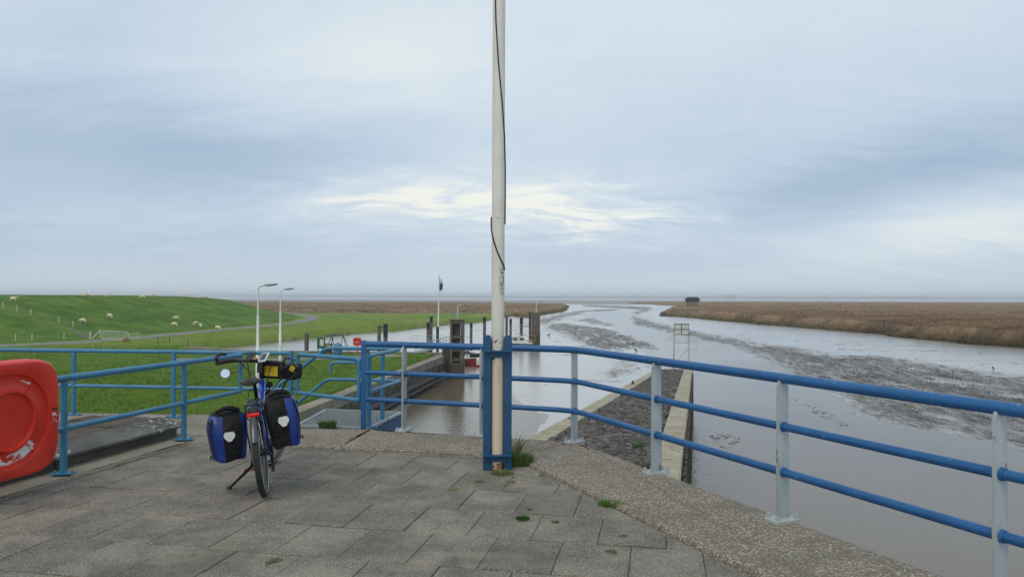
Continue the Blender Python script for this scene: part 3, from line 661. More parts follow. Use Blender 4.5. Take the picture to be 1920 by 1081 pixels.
# ------------------------------------------------------------------ platform: paving, kerbs, concrete body
dR = Vector((.408, -.913)); nR = Vector((.913, .408))
IC = Vector((.0, 7.60)); OC = Vector((.72, 8.32))
def inl(x): return 7.60-.20*(x)                # inner edge of the front kerb
def outl(x): return 8.50-.34*(x+.03)           # outer edge of the front kerb
LK = lambda y: -4.07-.205*(5.88-y)             # left border of the paving
pav = [(LK(.5), .5), (IC.x+dR.x*7.77, IC.y+dR.y*7.77), (IC.x, IC.y), (LK(8.32), inl(LK(8.32)))]
PB = MB(); PB.prism(pav, -.30, -.0075)
pv = tag(PB.build('pavement', SOIL), 'grey concrete slab pavement with dark open joints', kind='structure')
ang0 = math.atan(-.20); cx, sx_ = math.cos(ang0), math.sin(ang0)
tu, tv = Vector((cx, sx_)), Vector((-sx_, cx))
tw, tl = .455, .60
for j in range(-2, 14):
    for i in range(-16, 14):
        off = (.5*tw if j % 2 else 0)+random.uniform(-.03, .03)*0
        o0 = Vector((-2.3, 7.99))-tv*(tl*(j+1))+tu*(tw*i+off)
        g_, gv = .0028, .006
        q = [o0+tu*g_+tv*gv, o0+tu*(tw-g_)+tv*gv, o0+tu*(tw-g_)+tv*(tl-gv), o0+tu*g_+tv*(tl-gv)]
        ins_ = [(p[0], p[1]) for p in q]
        c_ = clip(ins_, [(p[0], p[1]) for p in pav])
        if len(c_) < 3 or area(c_) < .006: continue
        if min(p[1] for p in c_) < 2.6 and max(p[1] for p in c_) < 3.0: continue
        n = len(c_); ce = Vector((sum(p[0] for p in c_)/n, sum(p[1] for p in c_)/n))
        # keep mesh in world coordinates so that the stain pattern runs across joints unevenly
        mt_ = MB().prism(c_, -.05, 0, .0045)
        z = random.uniform(-.004, .003); ax, ay = random.gauss(0, .004), random.gauss(0, .004)
        mt_.v = [(a, b_, c+z+(a-ce.x)*ax+(b_-ce.y)*ay) for a, b_, c in mt_.v]
        mt_.build('paving_tile', PAVE, pv)
# kerb slabs with worn uneven edges
def kerbslab(poly, z0, z1, step=.03, jit=.0045, parent=None, m=AGG, name='kerb_slab', tops=.04):
    P = []
    for i in range(len(poly)):
        a_, b_ = Vector(poly[i]), Vector(poly[(i+1) % len(poly)]); k = max(1, int((b_-a_).length/step)); nn_ = (b_-a_).normalized(); nn_ = Vector((nn_.y, -nn_.x))
        for j in range(k):
            q = a_+(b_-a_)*j/k+(nn_*random.uniform(-jit*1.6, jit*.3) if j else Vector((0, 0))); P.append(q)
    n = len(P); mb_ = MB(); rings = [(0, z0), (0, z1-.018), (.012, z1-.002), (tops, z1)]; V_ = []
    for ins_, z in rings:
        for i in range(n):
            d = (P[(i+1) % n]-P[i-1]).normalized(); nn_ = Vector((-d.y, d.x)); q = P[i]+nn_*(ins_*(1+random.uniform(-.3, .5)) if ins_ else 0)
            V_.append((q.x, q.y, z+(random.uniform(-.004, .003) if z > z1-.02 else 0)))
    Fc = [(r_*n+i, r_*n+(i+1) % n, (r_+1)*n+(i+1) % n, (r_+1)*n+i) for r_ in range(3) for i in range(n)]
    Fc += [tuple(range(3*n, 4*n))]; mb_.add(V_, Fc); return mb_.build(name, m, parent, smooth=50)
kb = bpy.data.objects.new('kerb', None); COL.objects.link(kb); tag(kb, 'broad exposed aggregate concrete kerb round the platform edge', kind='structure')
g_ = .012
kerbslab([(-2.95, inl(-2.95)+g_), (-1.822, inl(-1.822)+g_), (-1.682, outl(-1.682)), (-3.0, outl(-1.69)+.06)], -.35, .03, parent=kb)
kerbslab([(-1.79, inl(-1.79)+g_), (IC.x+.01, IC.y+g_), (OC.x-.02, OC.y), (-1.65, outl(-1.65))], -.35, .028, parent=kb)
p = [IC+nR*.012, IC+dR*7.8+nR*.012, IC+dR*7.8+nR*1.0, OC]
kerbslab([tuple(q) for q in p], -.35, .032, parent=kb)
MB().prism([(-1.87, inl(-1.87)+.02), (-1.74, inl(-1.74)+.02), (-1.60, outl(-1.60)-.03), (-1.73, outl(-1.73)-.03)], -.1, .0245).build('mortar_joint', CONC, kb)
# left kerb ridge
kerbslab([(LK(1.0)-.14, 1.0), (LK(1.0)-.012, 1.0), (LK(8.3)-.012, 8.3), (LK(8.3)-.14, 8.3)], -.3, .014, parent=kb, m=CONC)
# concrete body of the sluice under all this
body = [(-9.5, .0), (4.2, .0), (IC+dR*7.8+nR*.97), (OC.x-.03, OC.y-.03), (-2.9, outl(-1.69)+.02), (-3.0, 10.35), (-9.5, 10.75)]
MB().prism([tuple(q)[:2] for q in body], WZ-1.5, -.31).build('quay_wall', CONCD).__setitem__('kind', 'structure')
apr = [(-9.5, .5), (LK(.5)-.145, .5), (LK(8.3)-.145, 8.32), (-3.60, 8.36), (-2.97, 8.26), (-3.02, 10.3), (-9.5, 10.7)]
MB().prism(apr, -.305, -.012).build('apron', CONC).__setitem__('kind', 'structure')

# ------------------------------------------------------------------ raised hatch slab on the left
HD = Vector((.224, .975)); HN = Vector((-.975, .224))       # along the railing, and away from it
H0 = Vector((-4.30, 7.1))-HD*3.2
t = thing('hatch_slab', 'raised concrete hatch covered with a dark lichen-spotted ribbed plate, behind the left railing', 'hatch', (H0.x, H0.y, 0), rot=(0, 0, math.atan2(HD.y, HD.x)))
# local x runs along the railing, local y away from it
Ls = 4.95
MB().box((Ls/2, .66, .035), (Ls, 1.16, .17)).build('concrete_plinth', CONCD, t)
mb = MB()
a = [(0, 0, .115), (Ls-.05, 0, .115), (Ls+.02, .04, .06)]
mb.add([(-.02, -.02, .12), (Ls+.05, -.02, .12), (Ls-.10, .22, .215), (.12, .22, .215), (-.02, -.02, .095), (Ls+.05, -.02, .095)], [(0, 1, 2, 3), (4, 5, 1, 0)])
mb.add([(Ls+.05, -.02, .12), (Ls+.05, 1.30, .12), (Ls-.10, 1.12, .215), (Ls-.10, .22, .215), (Ls+.05, -.02, .095), (Ls+.05, 1.30, .095)], [(0, 1, 2, 3), (4, 5, 1, 0)])
mb.build('bevelled_edge', LICH, t)
MB().box(((Ls+.02)/2, .67, .209), (Ls-.22, .90, .012)).build('cover_plate', LICH, t)
mb = MB()
for k in range(int((Ls-.3)/.045)): mb.box((.14+k*.045, .67, .219), (.012, .88, .007))
o = mb.build('ribs', CONCD, t); o['kind'] = 'stuff'

# ------------------------------------------------------------------ railings
def arc(pts, rad=.12, n=5):                   # round the inner corners of a polyline
    pts = [Vector(p) for p in pts]; out_ = [pts[0]]
    for i in range(1, len(pts)-1):
        a_, b_, c_ = pts[i-1], pts[i], pts[i+1]; d1, d2 = (a_-b_), (c_-b_); r_ = min(rad, d1.length*.45, d2.length*.45)
        p1, p2 = b_+d1.normalized()*r_, b_+d2.normalized()*r_
        for k in range(n+1): t_ = k/n; out_.append((1-t_)**2*p1+2*t_*(1-t_)*b_+t_**2*p2)
    return out_+[pts[-1]]
P = [Vector(p) for p in ((-1.79, 9.13), (-1.30, 8.96), (-.35, 8.66), (.70, 8.27), (1.335, 6.83), (1.975, 5.40), (2.615, 3.97), (3.255, 2.54), (3.895, 1.11))]
rail = thing('main_railing', 'dark blue three-rail steel railing with pale grey flat posts along the kerb, running right', 'railing', (P[2].x, P[2].y, .03))
base = Vector((P[2].x, P[2].y, .03))
def rel(p, z): return Vector((p.x, p.y, z))-base
for nm, z, r_ in (('top_rail', 1.065, .0375), ('middle_rail', .715, .030), ('lower_rail', .385, .030)):
    pts = [rel(P[0], z)]+[rel(q, z) for q in (P[2], P[3], P[4], P[8])]
    MB().tube(arc(pts, .22), r_, 16).build(nm, BLUE, rail, smooth=50)
for i_ in range(1, 8):
    for z, r_ in ((.715, .031), (.385, .031)):
        for nb in (i_-1, i_+1):
            d = (P[nb]-P[i_]).normalized(); c_ = rel(P[i_], z); MB().tube([c_+Vector((d.x, d.y, 0))*.010, c_+Vector((d.x, d.y, 0))*.032], [r_+.006, r_+.0035], 14).build('rail_sleeve', BLUE, rail, smooth=50)
# end post of three-rail frame
MB().box(rel(P[0], .52)+Vector((-.035, 0, 0)), (.062, .062, 1.18)).build('end_post', BLUE, rail, bevel=.012, smooth=40)
def flatpost(q, dirv, i):
    d = Vector(dirv).normalized(); nn_ = Vector((-d.y, d.x))
    # flat bar: broad side across the rail direction, tapering upwards, rounded head
    prof = []; wb, wt, H_ = .057, .046, 1.015
    prof = [(-wb, 0), (wb, 0), (wt+.003, H_-.06), (wt-.004, H_-.028), (wt-.016, H_-.008), (wt-.03, H_), (-wt+.03, H_), (-wt+.016, H_-.008), (-wt+.004, H_-.028), (-wt-.003, H_-.06)]
    th = .0095; V_ = []; n = len(prof)
    for sg in (-1, 1):
        for w, h in prof: V_.append(Vector((q.x, q.y, .03))+Vector((nn_.x*w, nn_.y*w, h+.016))+Vector((d.x, d.y, 0))*th*sg-base)
    Fc = [tuple(range(n)), tuple(range(n, 2*n))[::-1]]+[(k, k+n, (k+1) % n+n, (k+1) % n) for k in range(n)]
    return MB().add(V_, Fc)
def rotz(d): a_ = math.atan2(d[1], d[0]); return Matrix.Rotation(a_, 3, 'Z')
dirs = [None, (.95, -.31), (.95, -.33), (.75, -.66), (.408, -.913), (.408, -.913), (.408, -.913), (.408, -.913)]
for i in range(1, 8):
    q = P[i]; d = dirs[i]
    po = flatpost(q, d, i).build('post', GPOST, rail, bevel=.003, smooth=40)
    m3 = rotz(d)
    c = Vector((q.x, q.y, .044))-base
    pl = MB(); w2, h2, cc = .125, .075, .03
    poly = [(-w2+cc, -h2), (w2-cc, -h2), (w2, -h2+cc), (w2, h2-cc), (w2-cc, h2), (-w2+cc, h2), (-w2, h2-cc), (-w2, -h2+cc)]
    pp = [m3 @ Vector((b_, a_, 0)) for a_, b_ in poly]; pp = pp[::-1]
    pl.prism([(v_.x+c.x, v_.y+c.y) for v_ in pp], c.z-.012, c.z+.012, .004)
    bp = pl.build('base_plate', GPOST, po)
    for a_, b_ in ((-.09, .045), (.09, .045), (-.09, -.045), (.09, -.045)):
        v_ = m3 @ Vector((b_, a_, 0))+c; MB().lathe([(.017, .0), (.017, .015), (.012, .016), (.012, .028), (.004, .031)], 6, (v_.x, v_.y, c.z+.012)).build('bolt', GPOST, po)

def roundpost(q, z0, z1, r_, parent, org, m, plate=True, plate_rot=0):
    po = MB().tube([Vector((q.x, q.y, z0))-org, Vector((q.x, q.y, z1))-org], r_, 14).build('post', m, parent, smooth=40)
    if plate:
        c = Vector((q.x, q.y, z0+.009))-org
        MB().box(c, (.20, .09, .014), Matrix.Rotation(plate_rot, 3, 'Z')).build('base_plate', m, po, bevel=.003)
        for s1 in (-1, 1):
            v_ = Matrix.Rotation(plate_rot, 3, 'Z') @ Vector((.075*s1, 0, 0)); MB().lathe([(.014, 0), (.014, .014), (.006, .02)], 6, c+v_+Vector((0, 0, .006))).build('bolt', m, po)
    return po
# left railing beside the paving
A0 = Vector((-4.14, 6.85)); HE = Vector((-3.51, 9.58))
B1 = Vector((-3.76, 8.50)); Az = A0-(B1-A0)*1.0; Az2 = A0-(B1-A0)*2.2; Az3 = A0-(B1-A0)*3.2
lr = thing('side_railing', 'light blue two-rail pipe railing on the left that carries the near lifebuoy housing', 'railing', (A0.x, A0.y, .0)); org = Vector((A0.x, A0.y, 0))
MB().tube([Vector((q.x, q.y, .885))-org for q in (Az3, A0, B1, HE)], .031, 14).build('top_rail', BLUE2, lr, smooth=50)
MB().tube([Vector((q.x, q.y, .42))-org for q in (Az3, A0, B1, HE)], .026, 14).build('lower_rail', BLUE2, lr, smooth=50)
MB().tube([Vector((HE.x, HE.y, .40))-org, Vector((HE.x, HE.y, .89))-org], .026, 14).build('end_post', BLUE2, lr, smooth=50)
pr_ = math.atan2(B1.y-A0.y, B1.x-A0.x)-R(70)
for q in (Az2, Az, A0, B1): roundpost(q, .0 if q is Az2 or q is Az else .0, .86, .030, lr, org, BLUE2, plate_rot=pr_)
# far railing across the end of the apron
Fz = [Vector((-9.4, 10.62)), Vector((-6.08, 10.28)), Vector((-4.62, 10.12)), Vector((-2.96, 9.92))]
fr = thing('end_railing', 'light blue two-rail pipe railing at the far platform edge, in front of the lawn', 'railing', (Fz[1].x, Fz[1].y, 0)); org = Vector((Fz[1].x, Fz[1].y, 0))
MB().tube([Vector((q.x, q.y, .885))-org for q in (Fz[0], Fz[1], Fz[2], Fz[3])], .028, 14).build('top_rail', BLUE2, fr, smooth=50)
MB().tube([Vector((q.x, q.y, .40))-org for q in (Fz[0], Fz[1], Fz[2], Fz[3])], .024, 14).build('lower_rail', BLUE2, fr, smooth=50)
for q in (Vector((-7.6, 10.44)), Fz[1], Fz[2]): roundpost(q, -.01, .87, .031, fr, org, BLUE2)
roundpost(Fz[3], -.2, .92, .034, fr, org, BLUE2)

# landing grating with its railing, beyond the little gate
LG = [gp(556, 797, 0), gp(692, 801, 0), gp(752, 772, 0), gp(612, 767, 0)]
L0 = LG[0]; ld = thing('landing_platform', 'small steel grating landing with blue side beams beyond the little gate', 'platform', (L0.x, L0.y, -.02)); org = Vector((L0.x, L0.y, -.02))
q = [p-org for p in LG]; mb = MB()
for a_, b_ in ((0, 1), (1, 2), (2, 3), (3, 0)):
    mb.bar(q[a_]+Vector((0, 0, -.01)), q[b_]+Vector((0, 0, -.01)), .05, .03)
mb.build('frame', GALV, ld)
mb = MB(); nb_ = 22
for k in range(1, nb_):
    t_ = k/nb_; mb.bar(q[0].lerp(q[3], t_)+Vector((0, 0, -.016)), q[1].lerp(q[2], t_)+Vector((0, 0, -.016)), .009, .028)
for k in range(1, 20):
    t_ = k/20; mb.bar(q[0].lerp(q[1], t_)+Vector((0, 0, -.006)), q[3].lerp(q[2], t_)+Vector((0, 0, -.006)), .005, .008)
o = mb.build('grating', GALV, ld); o['kind'] = 'stuff'
for a_, b_ in ((1, 2), (2, 3), (0, 3)): MB().bar(q[a_]+Vector((0, 0, -.17)), q[b_]+Vector((0, 0, -.17)), .03, .26).build('side_beam', BLUED, ld)
# stair railing
s0 = gd(750, 652, 10.6)
st = thing('stair_railing', 'blue pipe handrail that follows the steps down from the landing towards the lawn', 'railing', (q[2]+org)); org = q[2]+org
c_near = gd(692, 664, 9.35); cor = gd(751, 652.5, 10.55); bk = gd(612, 650, 10.75); dn = gd(545, 706, 10.85)
c_near2 = gd(692, 731, 9.35); cor2 = gd(751, 713, 10.55); bk2 = gd(614, 711, 10.75); dn2 = gd(552, 762, 10.85)
cor.z = bk.z = c_near.z = .90; cor2.z = bk2.z = c_near2.z = .45
dn.z = bk.z-.42; dn2.z = bk2.z-.40
MB().tube([v_-org for v_ in arc([c_near, cor, bk, dn, dn+(dn-bk)*1.2], .08)], .028, 12).build('handrail', BLUE2, st, smooth=50)
MB().tube([v_-org for v_ in arc([c_near2, cor2, bk2, dn2, dn2+(dn2-bk2)*1.2], .08)], .024, 12).build('lower_rail', BLUE2, st, smooth=50)
for qq in (gp(717, 785, 0), LG[1].lerp(LG[2], .02)+Vector((-.02, .05, 0)), LG[3].lerp(LG[2], .55)):
    hh = .88
    roundpost(Vector((qq.x, qq.y)), -.02, hh, .030, st, org, BLUE2)
# small gate with padlock
G0 = Vector((Fz[3].x+.10, Fz[3].y-.03, 0)); G1 = Vector((P[0].x-.10, P[0].y+.04, 0))
gt = thing('railing_gate', 'narrow blue pipe gate closed with a padlock, right of the bicycle handlebar', 'gate', G0); a_ = Vector((0, 0, 0)); b_ = G1-G0
fz0, fz1 = .365, .875
MB().tube([v_ for v_ in arc([a_+Vector((0, 0, fz0)), a_+Vector((0, 0, fz1)), b_+Vector((0, 0, fz1)), b_+Vector((0, 0, fz0))], .04)], .028, 12).build('frame', BLUE2, gt, smooth=50)
MB().tube([a_+Vector((0, 0, fz0)), b_+Vector((0, 0, fz0))], .026, 12).build('bottom_rail', BLUE2, gt, smooth=50)
for z in (.42, .80):
    MB().box((-.05, .012, z), (.09, .03, .03)).build('hinge', BLUED, gt)
MB().box(b_+Vector((.045, -.02, .70)), (.10, .012, .07)).build('latch_plate', BLUE2, gt)
mbp = MB().box((0, 0, 0), (.05, .026, .06)); pdk = mbp.build('padlock', RUST, gt, bevel=.006); pdk.location = b_+Vector((.05, -.055, .625))
MB().tube([Vector((.016*math.cos(k*math.pi/8), 0, .03+.028*math.sin(k*math.pi/8))) for k in range(9)], .0045, 8).build('shackle', SILV, pdk, smooth=50)
MB().tube([v_ for v_ in arc([b_+Vector((-.02, .04, .83)), b_+Vector((-.36, .05, .83)), b_+Vector((-.37, .05, .70))], .05)], .018, 10).build('handle', BLUE2, gt, smooth=50)

# ------------------------------------------------------------------ mast in its blue steel bracket
MP = Vector((-.135, 7.13, 0))
ms = thing('flagpole_mast', 'tall cream mast with peeling paint held in a blue steel bracket, with a loose cable', 'flagpole', MP)
n_ = 60; MB().tube([(0, 0, .005+z*7.2/n_) for z in range(n_+1)], [.0635-.005*z/n_ for z in range(n_+1)], 28).build('pole', MAST, ms, smooth=50)
MB().tube([(0, 0, 7.2), (0, 0, 7.26)], [.064, .02], 20).build('pole_cap', GALV, ms, smooth=50)
for sgn in (-1, 1):
    # U-channel standing on end, open towards the back
    mb = MB(); x0 = sgn*.097
    H_ = 1.285; pf = [(-.034, 0), (.034, 0), (.034, H_-.02), (.022, H_), (-.022, H_), (-.034, H_-.02)]
    V_ = [(x0+x, -.06, z) for x, z in pf]+[(x0+x, -.048, z) for x, z in pf]; n = 6
    mb.add(V_, [tuple(range(n)), tuple(range(n, 2*n))[::-1]]+[(k, k+n, (k+1) % n+n, (k+1) % n) for k in range(n)])
    mb.box((x0+sgn*.034, .0, .632), (.011, .122, 1.264)); mb.box((x0-sgn*.0255, .002, .625), (.008, .10, 1.25))
    mb.box((x0, .058, .63), (.066, .010, 1.26))
    mb.build('channel_post', BLUED, ms)
for z in (1.105, .115):
    mb = MB(); mb.box((.0, -.069, z), (.262, .012, .062)); mb.box((0, -.095, z+.031), (.270, .062, .010)); cb = mb.build('cross_bar', BLUED, ms)
    for s1 in (-.1, .1): MB().lathe([(.012, 0), (.012, .01), (.004, .014)], 6, (s1, -.075, z-.008), Matrix.Rotation(R(90), 3, 'X')).build('bolt', BLUED, cb)
pts = []
def wr(z, xs_): # a cable lying on the pole surface at lateral offset xs_ (-1..1)
    r_ = .0685-.005*z/7.2; a_ = math.asin(max(-1, min(1, xs_))); return Vector((math.sin(a_)*r_, -math.cos(a_)*r_, z))
kx = [(7.0, -.5), (5.6, -.6), (4.75, -.62), (4.3, -.45), (3.9, -.05), (3.5, .55), (3.2, .88), (2.9, 1.0), (2.6, 1.0), (2.3, .98)]
cp = []
for i in range(len(kx)-1):
    for k in range(6): t_ = k/6; cp.append(wr(kx[i][0]*(1-t_)+kx[i+1][0]*t_, kx[i][1]*(1-t_)+kx[i+1][1]*t_))
MB().tube(cp, .0065, 8).build('cable', BLKM, ms, smooth=50)
kx = [(2.42, -1.0), (2.30, -1.0), (2.20, -.7), (2.08, -.1), (2.0, .45), (1.95, .85), (1.90, .95)]
cp = []
for i in range(len(kx)-1):
    for k in range(6): t_ = k/6; cp.append(wr(kx[i][0]*(1-t_)+kx[i+1][0]*t_, kx[i][1]*(1-t_)+kx[i+1][1]*t_))
MB().tube(cp, .007, 8).build('cable', BLKM, ms, smooth=50)
MB().lathe([(.024, 0), (.024, .004), (.018, .008), (.0, .009)], 16, (0, -.056, 2.42), Matrix.Rotation(R(90), 3, 'X')).build('round_plug', MAST, ms)

# ------------------------------------------------------------------ lifebuoy housing
def housing(scale=1.0):
    """front faces local -x ... built facing +x, y to the side, z up"""
    mb = MB(); n = 96; half = .475
    rings = [(.0, .0, 0), (.20, .0, 0), (.218, .002, 0), (.228, .030, 0), (.240, .030, 0), (.252, .004, 0), (.258, .0, 0), (.352, .0, 0), (.366, .004, 0), (.374, .026, 0), (.384, .030, 0),
             (.0, .034, .90), (.0, .030, .955), (.0, .010, .985), (.0, -.03, 1.0), (.0, -.085, 1.0), (.0, -.092, .988), (.0, -.10, 1.004), (.0, -.17, .99), (.0, -.20, .93), (.0, -.21, .4)]
    V_ = []
    for r_, x_, sq in rings:
        for j in range(n):
            a_ = 2*math.pi*j/n; c, s = math.cos(a_), math.sin(a_)
            if sq == 0: V_.append((.06+x_, r_*c, r_*s))
            else:
                k = 5.0; rr_ = half*sq/((abs(c)**k+abs(s)**k)**(1/k)); V_.append((.06+x_, rr_*c, rr_*s))
    Fc = []
    for i in range(len(rings)-1):
        for j in range(n): Fc.append((i*n+j, i*n+(j+1) % n, (i+1)*n+(j+1) % n, (i+1)*n+j))
    Fc.append(tuple(range((len(rings)-1)*n, len(rings)*n))[::-1]); mb.add(V_, Fc)
    return mb
HF = Vector((-4.06, 5.90, .650)); hn = Vector((.975, -.224, 0)).normalized(); hr = math.atan2(hn.y, hn.x)
hb = thing('lifebuoy_housing', 'large red plastic lifebuoy housing with torn white sticker, cut by the left picture edge', 'lifebuoy housing', HF, rot=(0, 0, hr))
housing().build('cover', HOUS, hb, smooth=40)
for a_ in (50, -50, 130, 230):
    c, s = math.cos(R(a_)), math.sin(R(a_)); MB().bar((.066, .25*c, .25*s), (.066, .366*c, .366*s), .010, .012, up=(1, 0, 0)).build('rib', HOUS, hb, bevel=.003)
o = MB().box((.098, .418, -.03), (.004, .072, .085)).build('sticker', mat('torn_sticker', (.50, .03, .02), (.52, .03, .02), 5, .5, bump=0, spot=[((.7, .68, .66), 22, .52)]), hb)
MB().box((.097, .415, .043), (.012, .052, .012)).build('latch_slot', BLK, hb)
MB().bar((.0, .47, .0), (-.08, .56, .0), .025, .03).build('bracket', BLK, hb)
MB().bar((-.10, .3, .23), (-.34, .3, .235), .04, .04).build('bracket', BLKM, hb); MB().bar((-.10, -.3, .23), (-.34, -.3, .235), .04, .04).build('bracket', BLKM, hb)
MB().box((.0605, .30, -.0), (.006, .058, .085)).build('embossed_field', HOUS, hb, bevel=.002)

# ------------------------------------------------------------------ bicycle (local: +y forward, +x right, z up, rear contact at the origin)
bk_loc = gp(497, 927, 0); fc_ = gp(513, 870, 0); yaw = math.atan2(-(fc_.x-bk_loc.x), fc_.y-bk_loc.y); WB = 1.12; LEAN = R(6.8)
bike = thing('bicycle', 'blue electric touring bicycle with blue panniers leaning on its kickstand', 'bicycle', bk_loc)
BM = Matrix.Translation(bk_loc) @ Matrix.Rotation(yaw, 4, 'Z') @ Matrix.Rotation(-LEAN, 4, 'Y')
bike.matrix_world = BM
WRr = .355
HT0 = Vector((0, .90, .86)); HT1 = Vector((0, .97, .66)); STE = R(-26)   # front wheel turned to the right about the raked head tube
STR = Matrix.Rotation(STE, 3, (HT0-HT1).normalized())
def stp(v_): return HT1+STR @ (Vector(v_)-HT1)
def wheel(c, m3=None):
    C = Vector(c) if m3 is None else stp(c); m3 = m3 or Matrix.Identity(3)
    def circ(r_, n=64, x=0): return [C+m3 @ Vector((x, r_*math.cos(2*math.pi*k/n), r_*math.sin(2*math.pi*k/n))) for k in range(n)]
    w = MB().tube(circ(.006), .022, 8, closed=True).build('wheel', BLKM, bike, smooth=50)
    w.data.name = 'wheel'
    # deep-ish tyre with treaded crown
    ty = MB(); ty.tube(circ(WRr-.024, 72), .0255, 14, closed=True); t_ = ty.build('tyre', RUB, w, smooth=60)
    mb = MB()
    for k in range(72):
        a_ = 2*math.pi*k/72
        for sx2 in (-.011, .011):
            p_ = C+m3 @ Vector((sx2, (WRr+.0005)*math.cos(a_+sx2*2), (WRr+.0005)*math.sin(a_+sx2*2))); ax_ = Matrix.Rotation(a_, 3, 'X')
            mb.box(p_, (.014, .005, .020), m3 @ ax_)
    o_ = mb.build('tread', RUB, w); o_['kind'] = 'stuff'
    rim = MB()
    for sx2 in (-.012, .012): rim.tube(circ(WRr-.052, 64, sx2), .0085, 8, closed=True)
    rim.tube(circ(WRr-.055, 64), .010, 8, closed=True); rim.build('rim', RIM, w, smooth=50)
    rf = MB(); 
    for sx2 in (-.0265, .0265): rf.tube(circ(WRr-.030, 64, sx2*.93), .0022, 6, closed=True)
    rf.build('reflective_strip', REFL, w, smooth=50)
    hub = MB().tube([C+m3 @ Vector((-.055, 0, 0)), C+m3 @ Vector((-.045, 0, 0)), C+m3 @ Vector((.045, 0, 0)), C+m3 @ Vector((.055, 0, 0))], [.018, .032, .032, .018], 14); hub.build('hub', BLKM, w, smooth=40)
    sp_ = MB()
    for k in range(28):
        a_ = 2*math.pi*k/28; b2 = a_+(.5 if k % 2 else -.5); sx2 = .03 if k % 4 < 2 else -.03
        sp_.tube([C+m3 @ Vector((sx2, .028*math.cos(b2), .028*math.sin(b2))), C+m3 @ Vector((0, (WRr-.06)*math.cos(a_), (WRr-.06)*math.sin(a_)))], .0013, 5)
    o_ = sp_.build('spokes', SILV, w); o_['kind'] = 'stuff'
    MB().lathe([(.0, -.001), (.08, -.001), (.08, .001), (.0, .001)], 24, C+m3 @ Vector((-.062, 0, 0)), m3 @ Matrix.Rotation(R(90), 3, 'Y')).build('brake_disc', SILV, w)
    return w
wheel((0, 0, WRr)); wheel((0, WB, WRr), STR)
def ftube(name, pts, r_, m=BIKEB, n=14): return MB().tube([Vector(p) for p in pts], r_, n).build(name, m, bike, smooth=50)
BB = Vector((0, .47, .30)); ST = Vector((0, .27, .72)); HT0 = Vector((0, .90, .86)); HT1 = Vector((0, .97, .66))
ftube('down_tube', [HT1+Vector((0, -.01, .02)), BB+Vector((0, .05, .05))], [.042, .048])
ftube('battery', [HT1.lerp(BB, .2)+Vector((0, .0, .055)), HT1.lerp(BB, .85)+Vector((0, 0, .055))], .036, BLK)
ftube('top_tube', [HT0+Vector((0, .01, -.05)), Vector((0, .58, .66)), ST+Vector((0, .03, -.08))], [.034, .032, .028])
ftube('seat_tube', [BB, ST+Vector((0, -.01, .0))], .021)
ftube('head_tube', [HT1+Vector((0, .01, -.03)), HT0+Vector((0, 0, .02))], .027)
ftube('motor', [BB+Vector((-.06, .02, 0)), BB+Vector((.06, .02, 0))], .075, BLK, 20)
for s1 in (-1, 1):
    ftube('chain_stay', [BB+Vector((.03*s1, -.04, 0)), Vector((.065*s1, 0, WRr))], .011); ftube('seat_stay', [ST+Vector((.02*s1, 0, -.10)), Vector((.066*s1, .0, WRr))], .009)
m3 = STR
def stv(x, y, z): return stp((x, y, z))
for s1 in (-1, 1):
    ftube('fork_leg', [stv(.055*s1, .985, .64), stv(.058*s1, 1.04, .50), stv(.058*s1, WB, WRr)], [.018, .02, .015], BLKM)
ftube('fork_crown', [stv(-.06, .985, .645), stv(.06, .985, .645)], .022, BLKM)
ftube('steerer', [HT0+Vector((0, 0, .0)), stv(0, .885, .99)], .019, BLKM)
ftube('seat_post', [ST+Vector((0, 0, -.02)), ST+Vector((0, -.055, .20))], .0155, BLKM)
# saddle: lofted
mb = MB(); V_ = []; prof = [(-.135, .055, .012), (-.12, .078, 0), (-.07, .080, .0), (-.01, .060, -.004), (.06, .030, -.006), (.12, .021, -.004), (.145, .012, -.012)]
for y_, w_, z_ in prof:
    for k in range(12):
        a_ = 2*math.pi*k/12; V_.append((w_*math.cos(a_)*1.1-.02, y_+.20, .945+z_+(.018 if math.sin(a_) > 0 else .035)*math.sin(a_)))
Fc = [(i*12+j, i*12+(j+1) % 12, (i+1)*12+(j+1) % 12, (i+1)*12+j) for i in range(6) for j in range(12)]+[tuple(range(12))[::-1], tuple(range(72, 84))]
mb.add(V_, Fc); sad = mb.build('saddle', SADL, bike, smooth=70)
for s1 in (-1, 1): MB().tube([(s1*.022, .10, .925), (s1*.022, .20, .905), (s1*.02, .30, .925)], .004, 8).build('saddle_rail', SILV, sad, smooth=50)
# handlebar with swept grips
hbv = [(-.31, .70, 1.035), (-.30, .80, 1.035), (-.26, .87, 1.04), (-.12, .90, 1.04), (0, .895, 1.035), (.12, .90, 1.04), (.26, .87, 1.04), (.30, .80, 1.035), (.31, .70, 1.035)]
hv = [stv(*p_) for p_ in arc(hbv, .05, 3)]
hbo = MB().tube(hv, .016, 12).build('handlebar', BLKM, bike, smooth=50)
for s1 in (-1, 1):
    gpz = MB().tube([stv(s1*.315, .66, 1.03), stv(s1*.312, .73, 1.035), stv(s1*.30, .81, 1.038), stv(s1*.255, .868, 1.04)], [.022, .025, .023, .020], 12).build('grip', BLK, hbo, smooth=50)
    MB().tube([stv(s1*.22, .885, 1.035), stv(s1*.25, .95, 1.025), stv(s1*.32, .93, 1.015), stv(s1*.39, .86, 1.01)], [.009, .011, .009, .007], 8).build('brake_lever', BLKM, hbo, smooth=50)
    MB().tube(arc([stv(s1*.325, .70, 1.04), stv(s1*.335, .66, 1.075), stv(s1*.33, .72, 1.11), stv(s1*.32, .80, 1.10)], .04), .016, 10).build('bar_end', BLK, hbo, smooth=50)
ftube('stem', [stv(0, .885, .97), stv(0, .90, 1.035)], .026, BLKM)
